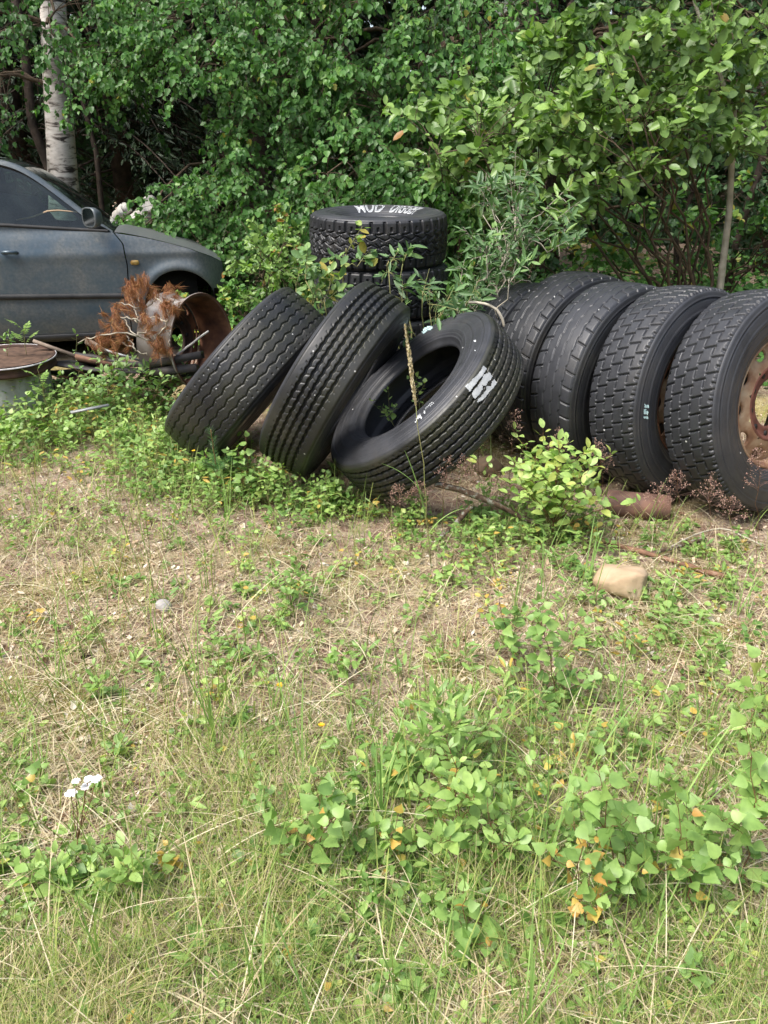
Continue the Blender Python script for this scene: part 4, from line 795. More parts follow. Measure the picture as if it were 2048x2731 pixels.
    # ---- bare dark trunks seen in the gaps
    for px, py0, Y, r, H, lab in ((95, 300, 9.0, .06, 6, 'slim dark trunk rising left of the white birch'), (250, 420, 9.2, .035, 5, 'thin bare trunk right behind the white birch trunk'), (1425, 420, 8.0, .055, 6, 'dark upright trunk in the gap above the standing tyres'),
                                  (1255, 420, 7.8, .03, 5, 'thin dark trunk behind the off-road tyre stack'), (1870, 420, 7.9, .03, 5, 'thin brown trunk behind the right-hand shrub stem'), (2005, 420, 7.7, .04, 5, 'brown trunk at the right edge behind the shrub')):
        tp = vtrunk(px, py0, Y, H, (rng.normal()*.15, 0), .05); r0 = empty('bare_tree', tuple(tp[0]), lab, 'tree', 'bare lower trunks between the leaves')
        V, F = tube1(tp, r*np.linspace(1, .5, 8), 8); nobj('trunk', V, F, M['trunk_dark'], r0, True)
        bp = []
        for _ in range(22):
            z = rng.uniform(.1, .9); p = np.array(tp[0])+(np.array(tp[-1])-np.array(tp[0]))*z; a = rng.uniform(0, 2*PI); e = p+np.array([math.cos(a), math.sin(a), rng.uniform(-.3, .4)])*rng.uniform(.3, .9); bp.append(limb(p, e, .05, 6, .08))
        V, F = tubes(np.array(bp), np.outer(np.full(22, .007), np.linspace(1, .3, 6)), 3); q_ = MB(); q_.add(V, F); q_.build('dead_twigs', M['trunk_dark'], r0)
    # ---- the far wood, one mass all round the clearing
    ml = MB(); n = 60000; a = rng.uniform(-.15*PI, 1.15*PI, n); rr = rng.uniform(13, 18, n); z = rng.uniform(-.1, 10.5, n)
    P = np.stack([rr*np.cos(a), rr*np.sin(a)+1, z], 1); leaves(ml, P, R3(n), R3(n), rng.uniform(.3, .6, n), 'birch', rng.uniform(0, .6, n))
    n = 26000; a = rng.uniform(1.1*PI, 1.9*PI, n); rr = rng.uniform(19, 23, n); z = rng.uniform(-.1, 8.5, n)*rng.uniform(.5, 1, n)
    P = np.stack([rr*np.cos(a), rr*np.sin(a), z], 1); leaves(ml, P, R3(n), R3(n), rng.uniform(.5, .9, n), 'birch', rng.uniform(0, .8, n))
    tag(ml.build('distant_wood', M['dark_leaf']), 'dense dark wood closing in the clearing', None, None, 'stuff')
    # ---- undergrowth behind tyres
    def shrub(name, label, pts, leafm, size, m, L, tint, tpl, Yb, pxb, stems=5, group=None, hang=.25, droop=.25, cat='shrub', width=.2, stemm='twig', up=.5, sr=.008):
        b = at(pxb, 900, Yb); b[2] = gz(b[0], b[1]); root = empty(name, tuple(b), label, cat, group); C_ = np.concatenate(pts); ml, mt = MB(), MB()
        cen = C_[rng.choice(len(C_), min(stems, len(C_)), replace=False)]; paths = np.array([limb(b+R3(1, .05)[0]*[1, 1, 0], c, .18, 10, .05) for c in cen])
        V, F = tubes(paths, np.outer(np.full(len(cen), sr), np.linspace(1, .35, 10)), 6); q = MB(); q.add(V, F); q.build('stems', M[stemm], root, True)
        allp = paths[:, 2:].reshape(-1, 3); j = ((C_[:, None]-allp[None])**2).sum(-1).argmin(1); st = allp[j]
        tw = np.stack([st+(C_-st)*u for u in (0, .33, .66, 1)], 1)+UP*(np.array([0, .03, .03, 0])[None, :, None]); V, F = tubes(tw, np.full((len(C_), 4), .0028), 3); mt.add(V, F)
        D = unit(unit(C_-st+1e-4)+unit(C_-b)*.5+R3(len(C_), .35)+UP*(up-.3)); sprays(ml, mt, C_, D, L*rng.uniform(.6, 1.2, len(C_)), m, size, droop, width, tint, tpl, hang, .0025)
        ml.build('foliage', M[leafm], root); mt.build('twigs', M[stemm], root); return root
    # low green growth between the tyres and the trees
    ml = MB(); n = 1500; P = np.stack([rng.uniform(-4.5, 5, n), rng.uniform(5.0, 9, n), np.zeros(n)], 1); P = P[~((P[:, 0] < -.9) & (P[:, 1] < 7.6))]; P = P[np.hypot(P[:, 0]-MC[0], P[:, 1]-4.97) > .6]; n = len(P); P[:, 2] = gz(P[:, 0], P[:, 1]); m = 26; h_ = rng.uniform(.12, .6, n)
    a = rng.uniform(0, 2*PI, (n, m)); f = rng.uniform(.1, 1, (n, m)); Q = P[:, None]+np.stack([np.cos(a)*.16*f, np.sin(a)*.16*f, h_[:, None]*f], -1); D = np.stack([np.cos(a), np.sin(a), rng.uniform(-.3, .5, (n, m))], -1)
    leaves(ml, Q.reshape(-1, 3), D.reshape(-1, 3), unit(UP+np.array([0, -.4, 0])+R3(n*m, .4)), rng.uniform(.03, .065, n*m), 'birch', np.clip(rng.normal(.5, .2, n*m), 0, 1)); tag(ml.build('undergrowth', M['birch_leaf']), 'low leafy growth on the forest floor', None, None, 'stuff')
    # the big sallow on the right
    shrub('sallow_shrub', 'large light green sallow shrub leaning out over the standing tyres', [RG(34, 1300, 340, 130, 50, 5.2, 5.8), RG(38, 1420, 440, 200, 60, 5.1, 5.8), RG(38, 1640, 330, 240, 50, 5.1, 5.9), RG(34, 1860, 350, 180, 60, 5.2, 5.9), RG(12, 1500, 180, 60, 50, 5.4, 5.9), RG(26, 1780, 120, 130, 70, 5.4, 6), RG(16, 1650, 480, 150, 60, 5.2, 5.9), RG(12, 2040, 460, 120, 120, 5.2, 5.8)],
          'shrub_leaf', .085, 26, .40, .45, 'oval', 5.9, 1860, 16, sr=.013, hang=.15, width=.2)
    tp = [at(1935, 765, 5.75), at(1945, 560, 5.72), at(1958, 300, 5.7), at(1900, 150, 5.7), at(1850, 0, 5.7), at(1800, -300, 5.7)]; tp[0][2] = gz(tp[0][0], tp[0][1])-.05
    tree('young_tree', 'young tree with slim brown stem rising at right behind the wheels', 'tree', tp[0], tp, .026, [RG(16, 1850, 40, 110, 60, 5.4, 6), RG(16, 2030, 150, 90, 130, 5.4, 6), RG(40, 1900, -300, 300, 200, 5.3, 6.2)], 'shrub_leaf', 'pale_bark', .08, 26, .42, .4, 'oval', limbs=14, hang=.2)
    shrub('sallow_shrub', 'darker leafy shrub with bare stems low down behind the rightmost wheel', [RG(16, 1900, 620, 130, 110, 6.2, 7), RG(14, 1620, 640, 120, 80, 6.2, 6.8), RG(12, 2040, 640, 60, 100, 6, 6.6), RG(8, 1420, 660, 90, 50, 6.2, 6.7)], 'birch_leaf', .065, 26, .42, .75, 'oval', 6.8, 1860, 12, sr=.012)
    shrub('sallow_shrub', 'bright yellow-green shrub between the bonnet and the off-road tyres', [RG(14, 750, 640, 45, 35, 5.4, 5.9), RG(18, 760, 720, 60, 45, 5.3, 5.9), RG(8, 700, 780, 40, 30, 5.4, 5.9)], 'shrub_leaf', .05, 30, .22, .55, 'oval', 5.8, 740, 9, hang=.1)
    shrub('sallow_shrub', 'low green shrub in front of the birch, left of the off-road tyres', [RG(26, 640, 860, 60, 50, 5.6, 6.2), RG(20, 800, 860, 60, 40, 5.2, 5.7)], 'birch_leaf', .045, 34, .3, .8, 'birch', 6.0, 690, 8)
    # willow twigs arching over the tyres
    shrub('willow_shrub', 'narrow-leaved grey-green willow arching over the furthest tyre of the row', [RG(9, 1350, 690, 40, 60, 4.3, 4.6), RG(5, 1300, 760, 60, 35, 4.3, 4.6), RG(10, 1380, 560, 50, 60, 4.4, 4.8), RG(12, 1420, 700, 90, 50, 4.4, 4.7), RG(6, 1230, 830, 60, 20, 4.1, 4.5)],
          'willow_leaf', .07, 22, .24, .3, 'lance', 4.45, 1230, 14, hang=.05, droop=.12, stemm='pale_bark', sr=.007)
    shrub('willow_shrub', 'small grey-green willow sprouting in front of the off-road tyres', [RG(3, 1060, 720, 30, 20, 4.2, 4.3), RG(6, 1120, 800, 80, 12, 4.2, 4.35), RG(4, 1190, 815, 40, 12, 4.15, 4.3)], 'willow_leaf', .08, 14, .20, .35, 'lance', 4.3, 1080, 8, hang=.0, droop=.1, stemm='green_stem')
    shrub('sallow_shrub', 'yellow-green round-leaved sprout between the leaning tyres and the off-road stack', [RG(3, 935, 680, 15, 25, 4.2, 4.4), RG(9, 885, 765, 50, 25, 4.2, 4.4), RG(5, 850, 810, 40, 30, 4.2, 4.4)], 'willow_leaf', .06, 13, .17, .68, 'oval', 4.35, 900, 8, hang=.0, droop=.1, stemm='green_stem')
stick('bent_willow_stem', 'thick pale bent willow stem lying across the tyre tops', 'branch', [(1250, 806, 4.15), (1290, 808, 4.12), (1330, 826, 4.1), (1350, 880, 4.1)], .008, 'pale_bark')

# ================================================================ GROUND COVER
def ribbons(mb, P0, az, el, L, bend, w_, tint, k=5, tw=0.):
    n = len(P0); t = np.linspace(0, 1, k); ang = el[:, None]-bend[:, None]*t; ds = L[:, None]/(k-1)
    h = np.cumsum(np.cos(ang)*ds, 1)-np.cos(ang[:, :1])*ds; v = np.cumsum(np.sin(ang)*ds, 1)-np.sin(ang[:, :1])*ds
    ca, sa = np.cos(az)[:, None], np.sin(az)[:, None]; P = P0[:, None]+np.stack([h*ca, h*sa, v], -1)
    s = np.stack([-np.sin(az+tw), np.cos(az+tw), 0*az], 1)[:, None]*(w_[:, None]*np.array(np.sqrt(np.clip(1.02-t**1.6, .02, 1))))[..., None]*.5
    V = np.stack([P-s, P+s], 2).reshape(-1, 3); o = (np.arange(n)*k*2)[:, None, None]; i = (np.arange(k-1)*2)[None, :, None]
    F = (o+i+np.array([0, 1, 3, 2])[None, None]).reshape(-1, 4); mb.add(V, [F], np.repeat(tint, k*2)); return P
def scatter(n, y0=1010, y1=3100, x0=-700, x1=2750, extra=.25):
    P = gat(rng.uniform(x0, x1, n), y0+(y1-y0)*rng.random(n)**.9)
    m = int(n*extra); Q = np.stack([rng.uniform(-3.6, 3.6, m), rng.uniform(-.6, 4.4, m), np.zeros(m)], 1); P = np.concatenate([P, Q]); P[:, 2] = gz(P[:, 0], P[:, 1]); return P
def keepn(P, s, lo, hi, seed, base=0.):
    v = vnoise(P[:, 0]+20, P[:, 1]+20, s, seed)*.65+vnoise(P[:, 0]+20, P[:, 1]+20, s*.35, seed+1)*.35; return rng.random(len(P)) < np.clip((v-lo)/(hi-lo), base, 1)
def inrow(P): # under the tyres nothing grows
    m = np.ones(len(P), bool)
    for k in TY: c = TY[k][1]; m &= np.hypot((P[:, 0]-c[0])/.42, (P[:, 1]-c[1])/.30) > 1
    return m
N1 = lambda n, a, b: rng.uniform(a, b, n)
def flat(n, k=.35): return unit(UP+R3(n, k))
# fallen leaves, bark flakes, chips
mb = MB()
for tp_, cnt in (('flake', 70000), ('chip', 45000), ('birch', 9000), ('lance', 26000)):
    P = scatter(cnt, 1080); P = P[keepn(P, .5, .1, .6, 11, .5)]; n = len(P); az = N1(n, 0, 2*PI); D = np.stack([np.cos(az), np.sin(az), rng.normal(size=n)*.3], 1)
    sz = {'birch': rng.choice([.012, .02, .028], n, p=[.5, .35, .15]), 'lance': N1(n, .015, .04)}.get(tp_, rng.choice([.004, .006, .009, .014, .02], n, p=[.25, .3, .25, .14, .06]))*N1(n, .7, 1.4)
    leaves(mb, P+UP*N1(n, .001, .012)[:, None], D, flat(n, .45), sz, tp_, np.clip(rng.beta(1.7, 1.3, n), 0, 1), sz*N1(n, .5, 1.1)*(.25 if tp_ == 'lance' else 1))
tag(mb.build('leaf_litter', M['litter']), 'brown and pale dead leaves and bark flakes', None, None, 'stuff')
# straw and dead grass
mb = MB(); P = scatter(70000, 1120); P = P[keepn(P, .45, .2, .6, 21, .4)]; n = len(P)
ribbons(mb, P+UP*N1(n, .002, .02)[:, None], N1(n, 0, 2*PI), N1(n, -.05, .7), N1(n, .04, .16), N1(n, .1, 1.0), N1(n, .0009, .0026), N1(n, 0, 1), 6)
P = scatter(3600, 1400, 3000); n = len(P); ribbons(mb, P+UP*.006, N1(n, 0, 2*PI), N1(n, .1, .9), N1(n, .12, .38), N1(n, .4, 1.8), N1(n, .0018, .004), N1(n, .3, 1), 9)
tag(mb.build('dry_grass', M['straw']), 'bleached straw and dead grass lying over the ground', None, None, 'stuff')
# fine living grass
mb = MB(); P = scatter(80000, 1080); yy = P[:, 1]; dens = .26+.36*np.clip((2.25-yy)/.7, 0, 1)+.35*np.clip((yy-3.0)/.5, 0, 1)*(P[:, 0] < .3)
P = P[(rng.random(len(P)) < dens) & inrow(P)]; P = P[keepn(P, .35, .25, .62, 31, .12)]; n = len(P); v = vnoise(P[:, 0]+9, P[:, 1]+9, .3, 33)
ribbons(mb, P-UP*.004, N1(n, 0, 2*PI), N1(n, .9, 1.65), N1(n, .04, .15)*(.6+.8*v)*(1+.3*(P[:, 1] < 2)), N1(n, .1, 1.4), N1(n, .0010, .0026), np.clip(v*.5+rng.normal(.32, .28, n), 0, 1), 6, 0)
P = np.concatenate([scatter(2600, 1350, 3000), scatter(900, 1150, 1500)]); P = P[inrow(P)]; P = P[keepn(P, .6, .35, .6, 51, .12)]; n = len(P); ribbons(mb, P, N1(n, 0, 2*PI), N1(n, 1.1, 1.62), N1(n, .12, .34), N1(n, .1, 1.3), N1(n, .0022, .0046), N1(n, .2, .75), 8)
tag(mb.build('grass', M['grass']), 'short fine green and yellowing grass', None, None, 'stuff')
# low herbs: small round leaves
mb = MB(); st = MB()
P = scatter(6500, 960); yy = P[:, 1]; dens = .34+.66*np.clip((yy-2.7)/.5, 0, 1)*np.clip((.9-P[:, 0])/.5, 0, 1)+.4*np.exp(-((P[:, 0]-.5)/.5)**2)*(yy < 2.0)
P = P[(rng.random(len(P)) < dens) & inrow(P)]; P = P[keepn(P, .4, .25, .6, 41, .25)]
n = len(P); m = 9; hgt = N1(n, .015, .07)*(1+.9*(P[:, 1] > 2.9)*(P[:, 0] < .7)); a = N1(n*m, 0, 2*PI).reshape(n, m); f = rng.uniform(.2, 1, (n, m)); rad = .35*hgt[:, None]*f+.008
Q = P[:, None]+np.stack([np.cos(a)*rad, np.sin(a)*rad, hgt[:, None]*f], -1); D = unit(np.stack([np.cos(a), np.sin(a), rng.uniform(-.2, .6, (n, m))], -1).reshape(-1, 3))
sz = np.repeat(N1(n, .008, .02), m)*N1(n*m, .7, 1.3); kind = np.repeat(rng.random(n), m); tn = np.clip(np.repeat(rng.normal(.5, .2, n), m)+rng.normal(size=n*m)*.12, 0, .97); Q = Q.reshape(-1, 3)
for a0, a1, tp_, s_ in ((0, .4, 'round', 1), (.4, .7, 'oval', 1.3), (.7, .88, 'birch', 1.2), (.88, 1, 'lance', 1.9)):
    k = (kind >= a0) & (kind < a1); leaves(mb, Q[k], D[k], flat(k.sum(), .45), sz[k]*s_, tp_, tn[k])
stp = np.stack([np.repeat(P, m, 0)*(1-u)+Q*u-UP*(.1*0) for u in (0, .5, 1)], 1); V, F = tubes(stp, np.full((n*m, 3), .0006), 3); st.add(V, F)
def blob(n, cx, cy, sx, sy, h): return np.concatenate([gat(rng.normal(cx, sx, n), rng.normal(cy, sy, n)), N1(n, h*.35, h)[:, None]], 1)
P = np.concatenate([blob(109, 150, 1200, 230, 45, .13), blob(63, -100, 1150, 120, 40, .13), blob(71, 300, 1105, 110, 25, .15), blob(168, 500, 1265, 110, 38, .2), blob(120, 700, 1320, 110, 25, .2), blob(88, 900, 1345, 90, 25, .15), blob(48, 1050, 1370, 60, 25, .12),
    blob(46, 1400, 1470, 130, 50, .14), blob(25, 1250, 1420, 80, 30, .12), blob(37, 1730, 1620, 130, 60, .07), blob(46, 1500, 1850, 190, 130, .14), blob(52, 1250, 2150, 220, 150, .15), blob(50, 1700, 2250, 230, 160, .14), blob(20, 850, 2250, 130, 90, .1), blob(25, 1150, 2450, 200, 90, .1),
    blob(29, 200, 2350, 200, 80, .1), blob(25, 400, 1800, 300, 200, .07), blob(46, 800, 1600, 200, 120, .07), blob(20, 1950, 1900, 120, 180, .1), blob(29, 1900, 1500, 100, 60, .06), blob(20, 600, 2550, 300, 120, .06)])
P = np.concatenate([P, blob(110, 60, 1135, 130, 35, .24), blob(60, 40, 1125, 80, 15, .3), blob(50, 240, 1100, 70, 15, .25), blob(90, 340, 1135, 90, 25, .24), blob(130, 490, 1235, 80, 30, .3), blob(90, 620, 1290, 60, 22, .28), blob(60, 760, 1320, 60, 20, .22), blob(50, 920, 1350, 60, 15, .18), blob(60, 1430, 1430, 90, 25, .16)])
P = P[inrow(P)]; n = len(P); m = 14; hgt = P[:, 3]; P = P[:, :3]
f = rng.uniform(.15, 1, (n, m)); a = N1(n*m, 0, 2*PI).reshape(n, m); rad = .2*hgt[:, None]+.012*(1.3-f); Q = P[:, None]+np.stack([np.cos(a)*rad, np.sin(a)*rad, hgt[:, None]*f], -1); D = unit(np.stack([np.cos(a), np.sin(a), rng.uniform(-.2, .7, (n, m))], -1).reshape(-1, 3)); Q = Q.reshape(-1, 3); kind = np.repeat(rng.random(n), m); tn = np.clip(np.repeat(rng.normal(.45, .24, n), m)+rng.normal(size=n*m)*.14, 0, .97)
for a0, a1, tp_, s_ in ((0, .4, 'oval', .028), (.4, .5, 'round', .02), (.5, .75, 'birch', .026), (.75, 1, 'lance', .045)):
    k = (kind >= a0) & (kind < a1); leaves(mb, Q[k], D[k], flat(k.sum(), .45), N1(k.sum(), .55, 1.3)*s_*1.05, tp_, tn[k])
stp = np.stack([np.repeat(P, m, 0)*(1-u)+Q*u for u in (0, .5, 1)], 1); V, F = tubes(stp, np.full((n*m, 3), .0007), 3); st.add(V, F)
tag(mb.build('ground_cover', M['sapling_leaf']), 'low creeping herbs with small round leaves', None, None, 'stuff'); tag(st.build('herb_stems', M['green_stem']), 'thin stems of the low herbs', None, None, 'stuff')
# grit and bark crumbs on the ground
mb = MB(); P = scatter(9000, 1150); n = len(P); az = N1(n, 0, 2*PI)
bm = bmesh.new(); bmesh.ops.create_icosphere(bm, subdivisions=1, radius=1); IV = np.array([v.co[:] for v in bm.verts]); IF = np.array([[v.index for v in f.verts] for f in bm.faces]); bm.free()
s = rng.lognormal(-5.8, .5, n).clip(.0015, .012); sc = np.stack([s, s*N1(n, .6, 1), s*N1(n, .4, .7)], 1); V = P[:, None]+IV[None]*sc[:, None]*(1+rng.normal(size=(n, len(IV), 1))*.15); mb.add(V.reshape(-1, 3), [(IF[None]+(np.arange(n)*len(IV))[:, None, None]).reshape(-1, 3)], np.repeat(rng.random(n), len(IV)))
M['grit'] = leafmat('grit', [(0, (.1, .08, .07)), (.5, (.35, .31, .28)), (1, (.7, .66, .62))], 0, .9, .2); tag(mb.build('gravel', M['grit']), 'small grit and gravel between the litter', None, None, 'stuff')

# ================================================================ SINGLE PLANTS
def plant(label, cat, bx, by, tx, ty, kind='bfine', size=.035, nl=12, br=3, tint=.45, leafm='sapling_leaf', stemm='red_stem', name='sapling', group=None, spread=.45, hang=.3, Y=None, start=.15, yellow=0, r=.0018):
    b = gat(bx, by) if Y is None else at(bx, by, Y); t_ = at(tx, ty, b[1]+rng.normal()*.015); H = np.linalg.norm(t_-b)
    root = empty(name, tuple(b), label, cat, group); mt, ml = MB(), MB(); mainp = limb(b-UP*.01, t_, .04, 10, .04); paths = [(mainp, r, nl)]
    for i in range(br):
        f = rng.uniform(.15, .7); p = mainp[int(f*9)]; a = i*2.4+rng.uniform(0, 1); e = p+np.array([math.cos(a), math.sin(a)*.8, rng.uniform(.5, 1.1)])*H*spread*(1.1-f)*rng.uniform(.6, 1.1); paths.append((limb(p, e, .15, 10, .05), r*.65, max(4, int(nl*.6))))
    for p, r_, k in paths:
        V, F = tube1(p, np.linspace(r_, r_*.4, 10), 5); mt.add(V, F)
        f = np.concatenate([np.linspace(start if p is mainp else .25, .97, k-1), [1]])+0; idx = f*9; P = np.stack([np.interp(idx, np.arange(10), p[:, j]) for j in range(3)], 1)
        a = np.arange(k)*2.4+rng.uniform(0, 6); out = np.stack([np.cos(a), np.sin(a), np.full(k, .35)+.6*f], 1); out[-1] = [0, 0, 1]; out = unit(out+R3(k, .15)); pet = size*.35
        Q = P+out*pet; pp = np.stack([P, P+out*pet*.5+UP*.002, Q], 1); V, F = tubes(pp, np.full((k, 3), .0006), 3); mt.add(V, F)
        tn = np.clip(tint+rng.normal(size=k)*.12, 0, .9); ym = rng.random(k) < yellow*(1.3-f); tn[ym] = rng.uniform(.95, 1, ym.sum())
        D = unit(out-UP*hang+R3(k, .2)); leaves(ml, Q, D, unit(UP+np.array([0, -.35, 0])+R3(k, .45)), size*rng.uniform(.5, 1.15, k)*(1-.25*f**3)*np.where(ym, .7, 1), kind, tn)
    mt.build('stem', M[stemm], root); ml.build('leaves', M[leafm], root, True); return root
BG = 'young birch saplings in the foreground grass'
for a in (
 ('birch sapling with thin dark stem and few leaves, just below the tan stone', 1372, 1790, 1330, 1575, .042, 9, 3, .4, 0),
 ('birch sapling right of the thin-stemmed one below the tan stone', 1490, 1880, 1445, 1590, .04, 12, 4, .42, 0),
 ('bushy birch sapling at right of the foreground with toothed leaves held flat', 1650, 2420, 1590, 2030, .044, 15, 5, .42, .1),
 ('birch sapling with a string of orange-yellow leaves down its lower stem', 1560, 2500, 1530, 2190, .036, 14, 3, .5, .75),
 ('tall dark-stemmed birch sapling at the right edge of the foreground', 1985, 2380, 2010, 1900, .046, 16, 4, .52, 0),
 ('birch sapling left of the tall right-edge one, in dense grass', 1850, 2460, 1800, 2130, .042, 12, 3, .45, .12),
 ('pale-leaved birch sapling close to the right edge on bare litter', 2030, 1960, 2022, 1770, .05, 6, 2, .7, 0),
 ('low birch sapling with cupped pale leaves, left of the bright willow clump', 860, 2340, 850, 2080, .044, 12, 4, .5, .15),
 ('low birch sapling with one yellow lower leaf beside the half-sunk grey stone', 1010, 2330, 1060, 2180, .04, 8, 2, .55, .3),
 ('birch sapling behind the bright willow clump, left side', 1070, 2140, 1060, 1990, .038, 10, 3, .4, 0),
 ('small glossy birch sapling below the bright willow clump', 1250, 2560, 1235, 2380, .042, 7, 2, .35, .15),
 ('tiny birch seedling at the very bottom centre', 1030, 2700, 1040, 2590, .035, 6, 1, .45, 0),
 ('tiny dark birch seedling in yellow grass at bottom right', 1850, 2660, 1850, 2570, .032, 6, 1, .35, 0),
 ('tiny birch seedling in the grass left of centre foreground', 700, 2200, 705, 2090, .03, 7, 1, .4, 0),
 ('birch seedling between the white yarrow and the left edge', 90, 2130, 110, 2050, .032, 6, 2, .55, .2),
 ('birch seedling in sparse grass right of the yellow flower', 905, 1830, 900, 1720, .032, 7, 2, .5, .1),
 ('birch seedling on bare litter right of the tan stone', 1780, 1650, 1770, 1560, .03, 7, 2, .5, 0),
 ('leafy birch seedling directly below the tall seed-headed grass', 1175, 1570, 1180, 1490, .03, 8, 2, .5, 0)):
    plant(a[0], 'birch sapling', *a[1:5], 'bfine', a[5]*1.12, a[6]+3, a[7]+1, a[8], name='birch_sapling', group=BG, yellow=a[9])
plant('birch sapling with matt round leaves at the foot of the middle leaning tyre', 'birch sapling', 640, 1345, 655, 1165, 'bfine', .042, 12, 5, .35, name='birch_sapling', spread=.55)
plant('small birch sprout at the gap between middle and mossy leaning tyres', 'birch sapling', 820, 1300, 815, 1190, 'bfine', .034, 9, 3, .4, name='birch_sapling', spread=.5)
for a in (('slender birch seedling among weeds below the left and middle leaning tyres', 560, 1330, 548, 1215, 'bfine', .04), ('loose leafy stem rising in front of the middle leaning tyre', 730, 1350, 742, 1225, 'ofine', .04), ('leafy stem with drooping leaves below the tilted mossy tyre', 880, 1375, 868, 1265, 'bfine', .036),
          ('tall leafy stem covering the lower left edge of the leftmost leaning tyre', 425, 1260, 418, 1110, 'ofine', .042), ('birch seedling in the weeds between scrap heap and meadow', 330, 1230, 322, 1120, 'bfine', .038), ('low leafy stem right of the tall seed-headed grass', 1110, 1400, 1120, 1320, 'ofine', .036), ('pale herb with toothed leaves at the left edge below the scrap', 20, 1230, 30, 1110, 'bfine', .042)):
    plant(a[0], 'seedling', *a[1:5], a[5], a[6], 18, 7, .62, name='seedling', spread=.65, hang=.2)
plant('bright leafy sapling with crowded crown in front of the standing tyres', 'sapling', 1480, 1450, 1490, 1185, 'ofine', .058, 26, 20, .8, spread=.85, hang=.2, start=.4, r=.003)
plant('second stem of bright leaves close left of the crowded sapling', 'sapling', 1465, 1440, 1425, 1225, 'ofine', .055, 20, 12, .76, spread=.8, start=.35)
plant('narrow-leaved bright willow clump in the middle of the foreground', 'willow sapling', 1240, 2330, 1190, 1970, 'ofine', .046, 24, 8, .6, name='willow_sapling', spread=.5, hang=0)
plant('willow sprout just right of the bright willow clump', 'willow sapling', 1330, 2380, 1300, 2140, 'ofine', .042, 16, 4, .55, name='willow_sapling', hang=0)
plant('feathery herb with very narrow leaves behind the willow clump', 'herb', 1190, 2060, 1180, 1840, 'lfine', .06, 30, 8, .5, name='leafy_herb', stemm='green_stem', hang=0, spread=.5)
plant('broad-leaved herb left of centre under the yarrow', 'herb', 170, 2400, 150, 2290, 'ofine', .05, 10, 3, .6, name='leafy_herb', stemm='green_stem', hang=.1)
plant('upright light green herb in the lower left grass', 'herb', 330, 2400, 330, 2270, 'ofine', .045, 12, 4, .6, name='leafy_herb', stemm='green_stem', hang=0)
plant('leafy herb at the lower left beside tall blades', 'herb', 90, 2380, 80, 2300, 'ofine', .04, 9, 2, .55, name='leafy_herb', stemm='green_stem', hang=.1)
plant('small herb with oval leaves left of the tall grass blades, upper left meadow', 'herb', 260, 1870, 250, 1780, 'ofine', .032, 12, 3, .5, name='leafy_herb', stemm='green_stem', hang=0)
plant('sprawling herb patch on bare litter in the middle distance', 'herb', 760, 1620, 790, 1500, 'ofine', .03, 18, 8, .42, name='leafy_herb', stemm='green_stem', hang=0, spread=.8)
plant('herb with spear-shaped leaves at the foot of the mossy open tyre', 'herb', 1015, 1350, 1030, 1262, 'ofine', .045, 9, 3, .5, name='leafy_herb', stemm='green_stem', hang=0)
plant('small sprout growing through the lichen-covered branch', 'herb', 1300, 1345, 1292, 1262, 'ofine', .035, 9, 3, .6, name='leafy_herb', stemm='green_stem', hang=0)
plant('bright oval-leaved shrub in front of the scrap heap, right part', 'shrub', 420, 1150, 400, 975, 'ofine', .05, 24, 14, .72, name='willow_shrub', spread=.8, hang=0, leafm='willow_leaf', r=.0025)
plant('bright oval-leaved shrub in front of the scrap heap, left part', 'shrub', 280, 1145, 300, 965, 'ofine', .05, 24, 14, .78, name='willow_shrub', spread=.8, hang=0, leafm='willow_leaf', r=.0025)
plant('thin sprig with paired oval leaves standing before the car sill', 'sapling', 208, 1020, 203, 895, 'ofine', .045, 10, 1, .7, stemm='green_stem', hang=0, leafm='willow_leaf')
plant('willow sprig against the left side of the leftmost leaning tyre', 'sapling', 470, 1180, 465, 1045, 'ofine', .04, 14, 6, .65, hang=0, leafm='willow_leaf', spread=.6)
plant('dark leafy sprig at the lower left of the leftmost leaning tyre', 'sapling', 500, 1240, 490, 1150, 'round', .03, 12, 5, .35, hang=0, spread=.7)
plant('broad-leaved herb at the left edge below the flat-lying wheel', 'herb', 60, 1190, 70, 1060, 'bfine', .045, 12, 6, .6, name='leafy_herb', spread=.7, stemm='green_stem')
plant('leafy herb left of the scrap strip in the upper left meadow', 'herb', 200, 1200, 180, 1100, 'round', .04, 12, 6, .55, name='leafy_herb', spread=.8, stemm='green_stem')
plant('pale sprout inside the open mossy tyre, upper one', 'sapling', 1120, 1090, 1110, 1010, 'birch', .035, 7, 2, .6, Y=3.75, stemm='green_stem', spread=.8)
plant('pale sprout inside the open mossy tyre, lower one', 'sapling', 1050, 1130, 1020, 1088, 'birch', .035, 8, 4, .6, Y=3.66, stemm='green_stem', spread=1.3)
plant('yellow-green sprout growing from the flat-lying wheel, left one', 'sapling', 20, 945, 25, 890, 'ofine', .035, 8, 3, .6, Y=4.80, stemm='green_stem', leafm='willow_leaf', hang=0, spread=.7)
